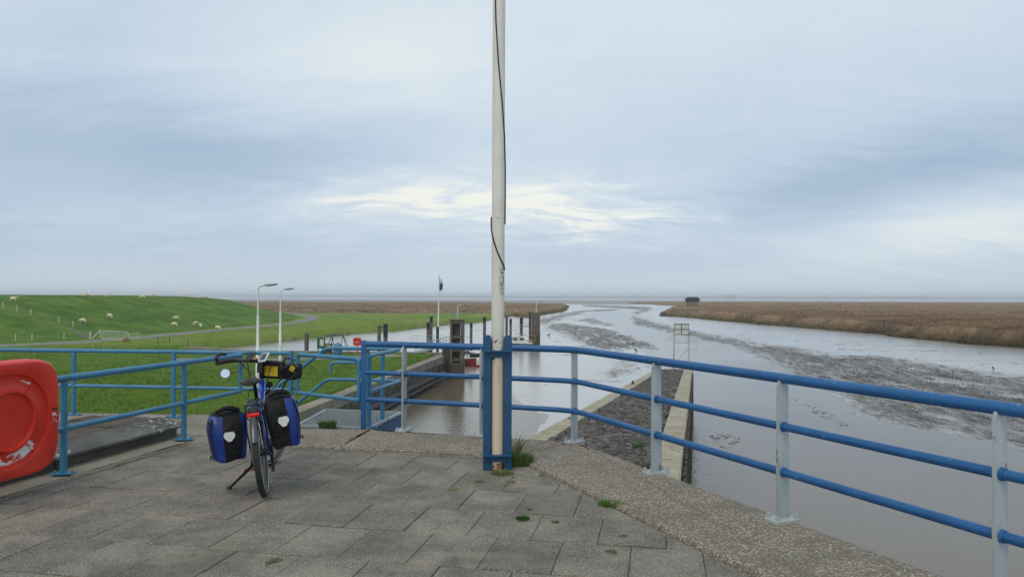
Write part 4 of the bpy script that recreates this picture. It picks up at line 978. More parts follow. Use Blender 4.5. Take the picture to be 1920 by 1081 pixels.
mm = MB().tube(arc([stv(-.16, .86, 1.02), stv(-.17, .82, .95), stv(-.25, .77, .92)], .05), .005, 8).build('mirror_arm', BLKM, bike, smooth=50)
mc = stv(-.29, .76, .925); tocam = (BM.inverted() @ Vector((-.35, 0, CAMZ))-mc).normalized(); rq = tocam.to_track_quat('Z', 'Y').to_matrix()
MB().lathe([(.036, -.012), (.046, -.006), (.046, .004), (.042, .005)], 28, mc, rq).build('mirror_shell', BLK, mm, smooth=40)
MB().lathe([(.041, .0055), (.041, .0065)], 28, mc, rq).build('mirror_glass', MIRR, mm)
# bag, computer, phone holder, bell
bg = MB(); bc = stv(.15, 1.0, .95)
bg.box(bc, (.37, .15, .15), m3 @ Matrix.Rotation(R(0), 3, 'Y')); bag = bg.build('handlebar_bag', FAB, bike, bevel=.03, smooth=50)
MB().box(stv(.085, .9205, .950), (.135, .006, .095), m3).build('yellow_panel', YEL, bag, bevel=.002)
MB().box(stv(.30, .915, .985), (.05, .012, .05), m3 @ Matrix.Rotation(R(25), 3, 'Y')).build('yellow_strap_end', YEL, bag, bevel=.003)
MB().tube([stv(.31, .95, .99), stv(.33, .93, .93), stv(.24, .92, .86), stv(.20, .93, .78), stv(.10, .95, .70), stv(.0, .95, .66)], .009, 8).build('strap', BLK, bag, smooth=60)
MB().box(stv(.06, .9165, .96), (.012, .004, .05), m3).build('buckle', ORA, bag)
cptr = MB().box((0, 0, 0), (.075, .115, .018)).build('cycle_computer', REFL, bike, bevel=.007, smooth=40); cptr.location = stv(.055, .83, 1.085); cptr.rotation_euler = (R(35), 0, STE)
MB().box((0, 0, .0095), (.056, .092, .002)).build('screen', SCRN, cptr)
MB().tube([stv(.055, .86, 1.06), stv(.05, .89, 1.04)], .012, 8).build('computer_mount', BLK, bike, smooth=50)
ph = MB().box(stv(-.11, .86, 1.075), (.05, .09, .016), m3 @ Matrix.Rotation(R(40), 3, 'X')).build('phone_holder', BLK, bike, bevel=.004)
for dx_ in (-.03, -.01, .01, .03): MB().tube([stv(-.11+dx_, .885, 1.09), stv(-.11+dx_*1.3, .90, 1.125)], .0065, 8).build('clamp_finger', BLK, ph, smooth=50)
MB().lathe([(.012, 0), (.020, .008), (.014, .018), (.0, .02)], 14, stv(-.045, .875, 1.055)).build('bell', mat('copper_bell', (.55, .18, .09), rough=.35, metal=.8, bump=0), bike, smooth=60)
MB().box(stv(.0, .872, .985), (.055, .03, .10), m3).build('stem_clamp', BLK, bike, bevel=.008)
MB().lathe([(.0, -.02), (.028, -.015), (.032, .02), (.0, .024)], 16, stv(.0, 1.06, .80), Matrix.Rotation(R(90), 3, 'X')).build('front_lamp', BLK, bike, smooth=50)
for k_, (a1, a2) in enumerate(((-.24, -.04), (.24, .05), (-.15, .02), (.10, .0))):
    MB().tube([Vector(v_) for v_ in arc([stv(a1, .90, 1.03), stv(a1*.8, 1.0-.05*k_, .93-.03*k_), stv(a2*.6+.08, .93, .78), Vector((a2*.3, .90, .72))], .1, 6)], .0045, 6).build('brake_cable', BLKM, bike, smooth=50)
# mudguards
def guard(c, a0, a1, w, m, name, steer=0):
    mb = MB(); n = 26; V_ = []; mm_ = STR if steer else Matrix.Identity(3); c = stp(c) if steer else Vector(c)
    for i in range(n+1):
        a_ = R(a0+(a1-a0)*i/n)
        for k, (x_, dr_) in enumerate(((-w, -.020), (-w*.8, -.004), (-w*.35, .004), (w*.35, .004), (w*.8, -.004), (w, -.020), (w*.8, -.008), (w*.35, 0), (-w*.35, 0), (-w*.8, -.008))):
            r_ = WRr+.022+dr_; v_ = mm_ @ Vector((x_, r_*math.cos(a_), r_*math.sin(a_))); V_.append(Vector(c)+v_)
    Fc = [(i*10+j, i*10+(j+1) % 10, (i+1)*10+(j+1) % 10, (i+1)*10+j) for i in range(n) for j in range(10)]+[tuple(range(10))[::-1], tuple(range(n*10, n*10+10))]
    return mb.add(V_, Fc).build(name, m, bike, smooth=50)
guard((0, 0, WRr), 60, 157, .031, GUARD, 'rear_mudguard'); guard((0, WB, WRr), 20, 150, .031, BLK, 'front_mudguard', 1)
# rack
rk = MB(); RZ = .775
rk.tube(arc([(.055, .28, RZ), (.062, -.02, RZ), (.055, -.16, RZ), (-.055, -.16, RZ), (-.062, -.02, RZ), (-.055, .28, RZ)], .05), .0065, 8)
for x_ in (-.035, -.012, .012, .035): rk.tube([(x_, .27, RZ+.004), (x_, -.155, RZ+.004)], .005, 8)
for y_ in (-.1, .05, .2): rk.tube([(-.06, y_, RZ), (.06, y_, RZ)], .005, 8)
rack = rk.build('luggage_rack', BLKM, bike, smooth=50)
for s1 in (-1, 1): MB().tube([(s1*.062, -.10, RZ), (s1*.075, -.06, .55), (s1*.07, .0, WRr)], .006, 8).build('rack_stay', BLKM, rack, smooth=50)
MB().tube(arc([(.06, .2, RZ), (.03, .2, RZ+.09), (-.05, .2, RZ+.09), (-.062, .15, RZ)], .04), .004, 8).build('spring_clip', BLKM, rack, smooth=50)
MB().tube(arc([(.055, -.155, RZ-.005), (.052, -.185, RZ-.12), (-.052, -.185, RZ-.12), (-.055, -.155, RZ-.005)], .045), .005, 8).build('rear_loop', BLKM, rack, smooth=50)
tl_ = MB().box((0, -.172, RZ-.045), (.085, .035, .05)).build('rear_lamp', BLK, bike, bevel=.01, smooth=50)
MB().box((0, -.186, RZ-.075), (.098, .018, .032)).build('lamp_lens', LENS, tl_, bevel=.007, smooth=50)
MB().box((0, -.186, RZ-.040), (.05, .012, .022)).build('maker_badge', GUARD, tl_, bevel=.004)
# panniers
def pannier(s1, zc_, yc, w, rolled):
    mb = MB(); V_ = []; n = 20
    lv = [(0, .72, .86), (.006, .80, .92), (.03, .82, .94), (.10, .88, .98), (.20, .96, 1.03), (.30, 1.02, 1.03), (.37, .97, .92), (.42, .84, .70), (.455, .60, .50)]
    for z_, kw, kd_ in lv:
        for j in range(n):
            a_ = 2*math.pi*j/n; c, s = math.cos(a_), math.sin(a_); k = 6.0; rr_ = 1/((abs(c)**k+abs(s)**k)**(1/k))
            nz = 1+.05*math.sin(j*2.1+z_*21+s1)+.035*math.sin(z_*40+j)
            V_.append((w/2*kw*rr_*c*nz, .155*kd_*rr_*s*nz, z_-.22+.012*math.sin(j*1.3+s1)))
    Fc = [(i*n+j, i*n+(j+1) % n, (i+1)*n+(j+1) % n, (i+1)*n+j) for i in range(len(lv)-1) for j in range(n)]+[tuple(range(n))[::-1], tuple(range((len(lv)-1)*n, len(lv)*n))]
    mb.add(V_, Fc); me = mb.mesh('pannier'); me.materials.append(FABB); me.materials.append(FAB)
    for p_ in me.polygons:                     # black panel on the broad rear face, blue sides and front
        j_ = p_.index % n; i_ = p_.index//n
        blk = (14, 15, 16) if s1 < 0 else (11, 12, 13, 14, 15)
        p_.material_index = 1 if j_ in blk or i_ >= len(lv)-2 else 0
    o_ = put('pannier', me, bike, 60); o_.location = (s1*(w/2+.078), yc, zc_)
    o_.scale = (1, 1, .88 if s1 < 0 else .95); o_.rotation_euler = (0, R(-3*s1), R(14 if s1 < 0 else 4))
    sd2 = o_.modifiers.new('sub', 'SUBSURF'); sd2.levels = 1; sd2.render_levels = 1
    yb = -.170
    hexp = [(-.030, .042), (.030, .042), (.042, .022), (.042, .0), (.014, -.042), (-.014, -.042), (-.042, .0), (-.042, .022)]
    r_ = MB().add([(x_+.005*s1, yb-.002, z_+.01) for x_, z_ in hexp]+[(x_+.005*s1, yb+.010, z_+.01) for x_, z_ in hexp], [tuple(range(8)), tuple(range(8, 16))[::-1]]+[(k, k+8, (k+1) % 8+8, (k+1) % 8) for k in range(8)])
    r_.build('reflector', REFL, o_)
    # rolled closure
    MB().tube([(-w*.30, -.10, .235), (-w*.08, -.11, .262), (w*.12, -.105, .258), (w*.30, -.10, .235)], [.014, .022, .023, .014], 10).build('rolled_closure', FAB, o_, smooth=60)
    MB().tube([(s1*w*.40, -.13, .18), (s1*w*.49, -.12, .05), (s1*w*.42, -.13, -.17)], .006, 6).build('strap', BLK, o_, smooth=50)
    for z_ in (.15, -.16): MB().box((s1*w*.49, -.12, z_), (.012, .03, .03)).build('buckle', BLK, o_)
    MB().box((-s1*w*.52, -.0, .17), (.02, .20, .03)).build('mounting_rail', BLK, o_)
    return o_
pannier(-1, .55, -.06, .30, 0); pannier(1, .60, -.02, .265, 1)
# cranks, pedals, kickstand
ftube('crank_arm', [BB+Vector((-.075, .02, 0)), BB+Vector((-.085, -.06, -.15))], .010, BLKM); ftube('crank_arm', [BB+Vector((.075, .02, 0)), BB+Vector((.085, .10, .15))], .010, BLKM)
for px__, sgn in ((BB+Vector((-.14, -.06, -.155)), -1), (BB+Vector((.14, .10, .155)), 1)):
    pd_ = MB().box(px__, (.09, .07, .022)).build('pedal', BLK, bike, bevel=.004); MB().box(px__+Vector((0, -.038, 0)), (.055, .006, .014)).build('pedal_reflector', ORA, pd_)
MB().lathe([(.0, -.003), (.075, -.003), (.075, .003), (.0, .003)], 28, BB+Vector((.065, .02, 0)), Matrix.Rotation(R(90), 3, 'Y')).build('chainring', BLKM, bike)
ft = BM.inverted() @ (gp(430, 917, 0)+Vector((0, 0, .012)))
ftube('kickstand', [Vector((-.06, .02, WRr-.03)), Vector((-.075, .0, WRr-.10)), ft], [.014, .012, .010], BLKM)
MB().lathe([(.018, -.01), (.024, 0), (.014, .02)], 10, ft).build('kickstand_foot', BLK, bike)
ftube('derailleur', [Vector((.085, .0, WRr-.02)), Vector((.09, .03, WRr-.11)), Vector((.085, -.0, WRr-.17))], .014, BLKM)

# ------------------------------------------------------------------ lock wall of the basin (left)
W0, W1 = Vector((-14.6, 8.0)), Vector((-7.0, 76.0)); Wm = Vector((-11.2, 38.9))
def wallpt(s): # s in metres of depth
    y = 8+s; x = np.interp(y, [8, 38.9, 76], [-14.6, -11.2, -7.0]); return Vector((float(x), y))
lw = thing('lock_wall', 'old stone lock wall with concrete coping and horizontal timber wales beside the lawn', 'wall', (W0.x, W0.y, WZ)); org = Vector((W0.x, W0.y, WZ))
def wseg(y0, y1, off0, off1, z0, z1, name, m, parent, bev=0):
    a_, b_ = wallpt(y0-8), wallpt(y1-8); d = (b_-a_).normalized(); n2 = Vector((-d.y, d.x))  # n2 points to the lawn
    pl = [a_-n2*off0, b_-n2*off0, b_+n2*off1, a_+n2*off1]; mb_ = MB().prism([tuple(v_-org.xy) for v_ in pl][::1], z0-WZ, z1-WZ, bev)
    return mb_.build(name, m, parent)
wseg(8, 38.9, -.16, 1.2, WZ-.8, LZ-.62, 'core', CONCD, lw); wseg(38.9, 76, -.16, 1.2, WZ-.8, LZ-.62, 'core', CONCD, lw)
y = 10.0
while y < 76:
    y2 = min(76, y+2.4); wseg(y+.01, y2-.01, .06, .85+random.uniform(-.03, .03), LZ-.60, LZ+.07+random.uniform(-.015, .015), 'coping_stone', CONC, lw, .03); y = y2
# individual stones of the wall face
cnt = 0; rest = MB()
y = 30.0; stones = []
for c in range(4):
    zc_ = LZ-.78-c*.30; y = 30+random.random()*.6
    while y < 76:
        w_ = random.uniform(.42, .8); stones.append((y, w_, zc_)); y += w_
stones.sort(key=lambda s: (s[0]+ (s[2]*-2)))
stm = [MB().box((0, 0, 0), (1, 1, 1), taper=.94).mesh('wall_stone') for _ in range(1)]
for me in stm: me.materials.append(ALGAE)
for (y, w_, z_) in stones:
    a_, b_ = wallpt(y-8), wallpt(y+w_-8); c = (a_+b_)/2; d = (b_-a_).normalized(); n2 = Vector((-d.y, d.x))
    pr2 = random.uniform(.0, .05); hh = .27
    p_ = Vector((c.x, c.y, z_))+Vector((n2.x, n2.y, 0))*(.07-pr2)-org
    if cnt < 290:
        o_ = bpy.data.objects.new('wall_stone', stm[0]); COL.objects.link(o_); o_.parent = lw; o_.location = p_; o_.scale = (w_-.035, .26, hh); o_.rotation_euler = (0, 0, math.atan2(d.y, d.x)); cnt += 1
    else: rest.box(p_, (w_-.035, .26, hh), Matrix.Rotation(math.atan2(d.y, d.x), 3, 'Z'))
o = rest.build('wall_stones', ALGAE, lw); o['kind'] = 'stuff'
for zc_ in (LZ-1.45, LZ-1.95):
    for (ya, yb_) in ((14, 38.8), (38.95, 75.5)):
        wseg(ya, yb_, .34, .06, zc_-.10, zc_+.08, 'timber_wale', TIMBER, lw, .02)
y = 16
while y < 75: wseg(y, y+.22, .10, .05, WZ-.5, LZ-.62, 'fender_post', TIMBERD, lw); y += 2.6
# quay wall across the end of the lawn
qe = thing('quay_edge', 'low concrete quay edge between the lawn and the far mud creek', 'quay wall', (-20, 82, LZ))
pts_ = [(-7.3, 76.0), (-7.2, 80.9), (-13, 81.8), (-30, 83.3), (-39, 89.5)]
for i in range(len(pts_)-1):
    a_, b_ = Vector(pts_[i]), Vector(pts_[i+1]); MB().bar((a_.x+20, a_.y-82, -1.5), (b_.x+20, b_.y-82, -1.5), .7, 3.1).build('concrete_section', CONC, qe)

# ------------------------------------------------------------------ basalt mole
def mz(y): return -1.62-(y-8.4)*(2.26/48.6)
def mL(y): return -2.83+(y-8.6)*(14.13/49.4)+0.0
def mR(y): return 1.83+(y-8.6)*(11.87/47.6)
mo = thing('stone_mole', 'narrow sloping harbour mole paved with dark basalt stones between two pale concrete beams', 'mole', (0, 8.6, WZ)); org = Vector((0, 8.6, WZ))
ys = np.linspace(8.75, 57.2, 40)
def strip_mesh(x0f, x1f, z0f, z1, name, m, parent, jitter=0.0):
    V_ = []; Fc = []; n = len(ys)
    for y in ys:
        a_, b_ = x0f(y), x1f(y); j = random.uniform(-jitter, jitter)
        V_ += [(a_, y, z1), (a_+j, y, z0f(y)-.03), (a_+.03, y, z0f(y)+j), (b_-.03, y, z0f(y)-j), (b_-j, y, z0f(y)-.03), (b_, y, z1)]
    V_ = [tuple(Vector(v_)-org) for v_ in V_]
    for i in range(n-1):
        for k in range(5): a_ = i*6+k; Fc.append((a_, a_+1, a_+7, a_+6))
    Fc += [tuple(range(6))[::-1], tuple(range((n-1)*6, n*6))]; return MB().add(V_, [f[::-1] for f in Fc]).build(name, m, parent, smooth=30)
kw = .60
strip_mesh(mL, lambda y: mL(y)+kw, lambda y: mz(y), WZ-.8, 'concrete_beam', BEAM, mo, .012)
strip_mesh(lambda y: mR(y)-kw-.05, mR, lambda y: mz(y)+.02, WZ-.8, 'concrete_beam', BEAM, mo, .018)
strip_mesh(lambda y: mL(y)+kw-.01, lambda y: mR(y)-kw-.04, lambda y: mz(y)-.085, WZ-.8, 'mole_core', CONCD, mo)
MB().box(Vector(((mL(57.3)+mR(57.3))/2, 57.4, (WZ+mz(57.3))/2))-org, (mR(57.3)-mL(57.3), .5, mz(57.3)-WZ-.02)).build('end_beam', BEAM, mo)
# basalt stones
stv_ = []
for k in range(5):
    mb = MB(); n = random.choice((5, 6)); V_ = []
    for z_, s_c in ((-.14, .95), (.0, 1.0), (.035, .78)):
        for j in range(n):
            a_ = 2*math.pi*j/n+k; rj = (.5+.08*math.sin(j*3.7+k*2)); V_.append((rj*s_c*math.cos(a_), rj*s_c*math.sin(a_), z_+(.010*math.sin(j*2+k) if z_ > 0 else 0)))
    mb.add(V_, [(i*n+j, i*n+(j+1) % n, (i+1)*n+(j+1) % n, (i+1)*n+j) for i in range(2) for j in range(n)]+[tuple(range(2*n, 3*n))])
    me = mb.mesh('basalt_stone'); me.materials.append(BASALT); stv_.append((mb, me))
allst = []
y = 12.5; row = 0
while y < 57.0:
    sz = .205; x = mL(y)+kw+.10+(sz/2 if row % 2 else 0); xe = mR(y)-kw-.12
    while x < xe:
        allst.append((x+random.uniform(-.035, .035), y+random.uniform(-.03, .03), sz*random.uniform(.80, 1.12))); x += sz
    y += .18; row += 1
vis = [s for s in allst if s[1] > 15.2]
vis.sort(key=lambda s: s[1]); ind = set(id(s) for s in vis[:290]); rest = MB(); nst = 0; rest_b = []
for s in allst:
    x, y, sz = s; zt = mz(y)-.03+random.uniform(-.03, .03); sc3 = (sz*random.uniform(.9, 1.15), sz*random.uniform(.85, 1.1), 1.0); ra = random.uniform(0, 6.28); tx, ty = random.gauss(0, .09), random.gauss(0, .09)
    mbk, mek = random.choice(stv_); p_ = Vector((x, y, zt))-org
    if id(s) in ind:
        o_ = bpy.data.objects.new('basalt_stone', mek); COL.objects.link(o_); o_.parent = mo; o_.location = p_; o_.scale = sc3; o_.rotation_euler = (tx, ty, ra)
    else:
        M4 = Matrix.LocRotScale(p_, Euler((tx, ty, ra)), Vector(sc3)); i0 = len(rest.v); rest.add([M4 @ Vector(v_) for v_ in mbk.v], mbk.f); rest_b += [random.random()]*len(mbk.v)
o = rest.build('basalt_stones', None or BASALT, mo); o['kind'] = 'stuff'
# vary the joined stones like the single ones
mj = BASALT.copy(); mj.name = 'basalt_stone_joined'; tt = mj.node_tree; at_ = tt.nodes.new('ShaderNodeAttribute'); at_.attribute_name = 'shade'
for nd_ in tt.nodes:
    if nd_.type == 'HUE_SAT':
        mm_ = tt.nodes.new('ShaderNodeMath'); mm_.operation = 'MULTIPLY_ADD'; mm_.inputs[1].default_value = 1.15; mm_.inputs[2].default_value = .55; tt.links.new(at_.outputs['Fac'], mm_.inputs[0]); tt.links.new(mm_.outputs[0], nd_.inputs['Value'])
o.data.materials[0] = mj; a_ = o.data.attributes.new('shade', 'FLOAT', 'POINT'); a_.data.foreach_set('value', np.array(rest_b, np.float32))
# plank sheeting on the river side of the mole
pk = MB().box((0, 0, 0), (1, 1, 1)).mesh('plank'); pk.materials.append(TIMBERD)
y = 9.0
while y < 57.1:
    w_ = .27; d = Vector((11.87, 47.6)).normalized(); top = mz(y)-.28+random.uniform(-.04, .04); h_ = top-(WZ-.6)
    o_ = bpy.data.objects.new('plank', pk); COL.objects.link(o_); o_.parent = mo; o_.location = Vector((mR(y)+.055+random.uniform(-.012, .012), y, top-h_/2))-org; o_.scale = (.07, w_-.006, h_); o_.rotation_euler = (0, 0, -math.atan2(d.x, d.y)); y += w_
# little mooring cleats on the left beam
for k_, (px, py, lab) in enumerate(((1015, 783, 'small dark iron mooring cleat on the left mole beam, the nearer one'), (1155, 719, 'small dark iron mooring cleat on the left mole beam, the farther one'))):
    yy_ = 30 if k_ == 0 else 43; D = np.linspace(14, 56, 2000); zz_ = 1.65+ray(px, py).z*(D/ray(px, py).y); i = int(np.argmin(np.abs(zz_-np.array([mz(v_) for v_ in D])))); y0 = D[i]
    c = thing('mooring_cleat', lab, 'mooring cleat', (mL(y0)+.26, y0, mz(y0)-.0), group='mooring cleats on the mole')
    MB().box((0, 0, .015), (.30, .26, .03)).build('foot_plate', BLKM, c, bevel=.006)
    MB().add([(-.05, -.07, .03), (.06, -.07, .03), (.06, .07, .03), (-.05, .07, .03), (-.03, -.05, .20), (.05, -.05, .14), (.05, .05, .14), (-.03, .05, .20)], [(3,2,1,0), (4,5,6,7), (0,1,5,4), (1,2,6,5), (2,3,7,6), (3,0,4,7)]).build('horn', BLKM, c)
# sign frame at the end of the mole
sp0 = Vector((mR(56.5)-1.35, 56.6, mz(56.5)))
sg = thing('sign_frame', 'steel frame sign with a four-field pale board, standing at the far end of the mole', 'sign', sp0)
for x_ in (0, 1.12):
    MB().tube([(x_, 0, 0), (x_, 0, 3.52)], .028, 8).build('leg', GALV, sg, smooth=50)
MB().tube([(.0, .32, 0), (.02, .03, 2.7)], .022, 8).build('strut', GALV, sg, smooth=50); MB().tube([(0, 0, 2.05), (1.12, 0, 2.05)], .02, 8).build('brace', GALV, sg, smooth=50); MB().tube([(0.05, 0, .55), (1.12, 0, 1.65)], .018, 8).build('brace', GALV, sg, smooth=50)
for x_ in (.285, .835):
    for z_ in (2.88, 3.29): MB().box((x_, -.0, z_), (.50, .02, .37)).build('board_field', PANEL, sg)
fr_ = MB()
for z_ in (2.68, 3.085, 3.49): fr_.box((.56, -.012, z_), (1.18, .05, .04))
fr_.box((.56, -.012, 3.085), (.04, .052, .8)); fr_.build('board_frame', BLKM, sg)

# ------------------------------------------------------------------ harbour piles, guide frame, boats, lamps
def ground_pile(px, ytop, D, wpx, name='mooring_pile', label='', m=TIMBER, cap=0, grp='mooring piles in the harbour', square=False, bracket=False):
    p_ = gd(px, ytop, D); r_ = wpx/F*D/2; h_ = p_.z-WZ+.7
    t_ = thing(name, label, 'mooring pile', (p_.x, D, WZ-.7), grp); n = 4 if square else 14
    z1 = h_-(cap if cap else 0)
    if square: MB().box((0, 0, z1/2), (2*r_, 2*r_, z1)).build('shaft', m, t_, bevel=.04)
    else: MB().tube([(0, 0, 0), (0, 0, z1)], r_, n).build('shaft', m, t_, smooth=40)
    MB().tube([(0, 0, 0), (0, 0, 2.2)], r_*1.04+.01, n).build('wet_foot', TIMBERD, t_, smooth=40)
    if cap: MB().tube([(0, 0, z1), (0, 0, h_)], r_*1.05, n).build('black_sleeve', BLACKP, t_, smooth=40)
    else: MB().tube([(0, 0, z1), (0, 0, z1+.1)], [r_*1.04, r_*.8], n).build('head', TIMBERD, t_, smooth=40)
    if bracket: MB().box((r_+.25, 0, z1-.1), (.6, .08, .08)).build('bracket', BLKM, t_)
    return t_
ground_pile(575, 626, 84, 8, label='short grey mooring pile at the quay edge, left of the green info board')
ground_pile(711, 611, 92, 6.5, label='grey pile with a bracket at its head, left one of the pair in the creek', bracket=True)
ground_pile(723, 607, 92, 8, cap=1.6, label='thick pile with black upper sleeve, right one of the pair in the creek')
ground_pile(803, 604, 100, 6.5, cap=.9, label='pile with short black sleeve, the lower one of two beside the white flagpole')
ground_pile(808.5, 593, 104, 5.5, cap=.8, label='tall pile with black top behind the lower one, left of the white flagpole')
ground_pile(820.5, 612, 98, 5, cap=3.0, label='slim black pile standing under the white flagpole')
ground_pile(883.5, 605, 105, 5, cap=.7, label='slim dark pile just right of the timber guide frame')
ground_pile(908.5, 594, 108, 5.5, cap=.9, label='tall dark pile between the guide frame and the mast')
ground_pile(950, 592, 110, 5, label='grey pile just right of the mast')
ground_pile(957.5, 597, 112, 4.5, cap=.8, label='thin dark pile right of the mast, second from it')
ground_pile(977.5, 595, 128, 6, cap=1.0, label='pile with dark top between the mast and the big dolphin pile')
# big square dolphin
p_ = gd(1004.5, 585.5, 128); t_ = thing('dolphin_pile', 'big square weathered dolphin pile with a lamp behind, tallest right of the mast', 'dolphin pile', (p_.x, 128, WZ-.7)); h_ = p_.z-WZ+.7
for k in range(4): MB().box((-.56+.37*k+.0, 0, h_/2), (.355, 1.4, h_-random.uniform(0, .06))).build('timber', TIMBER, t_, bevel=.02)
MB().box((-.98, .3, h_/2+.25), (.38, .6, h_-.2)).build('side_timber', TIMBERD, t_); MB().box((0, -.0, 1.3), (1.52, 1.45, 2.6)).build('wet_foot', TIMBERD, t_)
MB().box((0, -.0, 2.85), (1.515, 1.43, .5)).build('algae_band', ALGAE, t_)
# timber guide frame of the lock
GD = 77.0; gx0, gx1 = gd(844.5, 600, GD), gd(871, 600, GD); W_ = gx1.x-gx0.x; Hh = gx0.z-WZ+.8
gf = thing('guide_frame', 'tall timber lock guide frame with recessed panels at the end of the lock wall', 'guide frame', (gx0.x, GD, WZ-.8))
for x_, w_ in ((.12, .24), (W_-.20, .36)): MB().box((x_, 0, Hh/2), (w_, .9, Hh)).build('post', TIMBER, gf, bevel=.02)
for k, z_ in enumerate((Hh-.2, Hh-1.75, Hh-3.1, Hh-4.1)): MB().box((W_/2-.04, .02, z_), (W_-.56, .74, .28)).build('cross_beam', TIMBER if k < 2 else ALGAE, gf, bevel=.015)
for k in range(4): MB().box((.33+.195*k, .42, Hh/2+.1), (.185, .10, Hh-.5)).build('plank', TIMBER if k % 2 else TIMBERD, gf)
MB().box((-.42, .25, (Hh-2.4)/2), (.80, 1.3, Hh-2.4)).build('side_pier', TIMBERD, gf, bevel=.02)
MB().box((W_/2, -.02, 1.3), (W_+.02, 1.0, 2.4)).build('wet_foot', TIMBERD, gf)
MB().box((W_/2, 0, Hh+.04), (W_+.1, .96, .08)).build('cap', TIMBERD, gf)
def fence_frame(name, label, p0, p1, hh_, m, nbal=8, r_=.022, cat='railing'):
    p0, p1 = Vector(p0), Vector(p1); t_ = thing(name, label, cat, p0); d = p1-p0
    MB().tube([(0, 0, hh_), d+Vector((0, 0, hh_))], r_, 6).build('top_rail', m, t_); MB().tube([(0, 0, hh_*.5), d+Vector((0, 0, hh_*.5))], r_*.8, 6).build('middle_rail', m, t_)
    for k in range(nbal+1): q_ = d*(k/nbal); MB().tube([q_, q_+Vector((0, 0, hh_))], r_*.8, 6).build('baluster', m, t_)
    return t_
fence_frame('frame_railing', 'small teal railing on top of the timber guide frame', (gx0.x+.1, GD-.2, gx0.z+.05), (gx0.x+.75, GD-.2, gx0.z+.05), .72, TEAL, 3)
# gangway from the quay to the pontoon
ga, gb = gd(779, 661, 80.5), gd(842, 643, 92)
gw = thing('gangway', 'grey steel gangway with railings sloping from the lawn to the pontoon', 'gangway', ga); d = gb-ga
MB().bar((0, 0, 0), d, .95, .12).build('deck', GALV, gw)
for s1 in (-.45, .45):
    q_ = Vector((0, s1, .0)); MB().tube([q_+Vector((0, 0, .85)), q_+d+Vector((0, 0, .85))], .03, 6).build('handrail', GALV, gw); MB().tube([q_+Vector((0, 0, .45)), q_+d+Vector((0, 0, .45))], .02, 6).build('lower_rail', GALV, gw)
    for k in range(11): MB().tube([q_+d*k/10, q_+d*k/10+Vector((0, 0, .85))], .018, 6).build('baluster', GALV, gw)
MB().bar(d*.25+Vector((0, 0, -.1)), d*.38+Vector((0, 0, -.9)), .14).build('strut', BLKM, gw)
po = thing('pontoon', 'long low floating pontoon with dark fenders behind the lock guide frame', 'pontoon', (-9.5, 104, WZ))
MB().box((1.5, 0, .42), (12, 2.2, .35)).build('deck', TIMBERD, po, bevel=.03)
for k in range(4): MB().box((-3+k*3.0, 0, .15), (1.8, 1.8, .5)).build('float', BLK, po, bevel=.05)
fence_frame('pontoon_railing', 'pale steel railing at the head of the gangway', (-12.6, 93, gb.z-.1), (-8.3, 93, gb.z-.1), 1.0, GALV, 6)
def boat(name, label, loc, rz, L_, B_, hull, cabin=True, scale=1.0):
    t_ = thing(name, label, 'boat', loc, rot=(0, 0, rz)); V_ = []; n = 14; prof = []
    for i in range(n+1):
        u = i/n; w_ = B_/2*(1-(max(0, u-.35)/.65)**2.2)*(.86+.14*min(1, u*4)); sh = .75+.35*u**2
        for k, (wx_, z_) in enumerate(((0, -.25), (.55, -.15), (.88, .2), (1.0, sh), (.93, sh+.02), (.9, sh-.10))): V_.append((w_*wx_, (u-.5)*L_, z_))
        prof.append(sh)
    m_ = 6; Vm = V_+[(-x, y, z) for x, y, z in V_]; o2 = len(V_); Fc = []
    for i in range(n):
        for k in range(m_-1):
            a_ = i*m_+k; Fc.append((a_, a_+1, a_+m_+1, a_+m_)); Fc.append((o2+a_+m_, o2+a_+m_+1, o2+a_+1, o2+a_))
        Fc.append((i*m_+5, o2+i*m_+5, o2+(i+1)*m_+5, (i+1)*m_+5))
    Fc.append((0, 1, 2, 3, 4, 5, o2+5, o2+4, o2+3, o2+2, o2+1)); me = MB().add(Vm, Fc).mesh('hull'); me.materials.append(hull); me.materials.append(BOATW)
    for p2 in me.polygons:
        if p2.center.z > .62: p2.material_index = 1
    put('hull', me, t_, 35)
    MB().tube([(V_[i*m_+3][0]+.02, V_[i*m_+3][1], V_[i*m_+3][2]) for i in range(n)], .035, 6).build('gunwale', BOATW, t_); MB().tube([(-V_[i*m_+3][0]-.02, V_[i*m_+3][1], V_[i*m_+3][2]) for i in range(n)], .035, 6).build('gunwale', BOATW, t_)
    if cabin:
        cb_ = MB().box((0, -L_*.08, 1.35), (B_*.62, L_*.34, 1.1), taper=.86).build('cabin', BOATW, t_, bevel=.05)
        for x_ in (-B_*.14, B_*.14): MB().box((x_, -L_*.08+L_*.163, 1.52), (B_*.2, .03, .42)).build('window', GLASS, cb_)
        for x_ in (-B_*.14, B_*.14): MB().box((x_, -L_*.08-L_*.163, 1.52), (B_*.2, .03, .42)).build('window', GLASS, cb_)
        for s1 in (-1, 1):
            for y_ in (-L_*.17, 0): MB().box((s1*B_*.292, y_, 1.5), (.04, L_*.11, .36)).build('window', GLASS, cb_)
        MB().box((0, -L_*.08, 1.94), (B_*.58, L_*.36, .07)).build('cabin_roof', BOATW, t_, bevel=.02); MB().tube([(0, -L_*.02, 1.9), (0, -L_*.02, 3.3)], .03, 6).build('mast', BOATW, t_)
    rl = MB(); 
    for s1 in (-1, 1): rl.tube([(s1*B_*.42, L_*.1, 1.35), (s1*B_*.36, L_*.28, 1.45), (s1*.12, L_*.46, 1.6)], .018, 6)
    rl.build('bow_rail', GALV, t_)
    for y_ in (-.2, .05, .25): MB().tube([(B_*.53, y_*L_, .75), (B_*.53, y_*L_, .2)], .10, 8).build('fender', BLK, t_)
    return t_
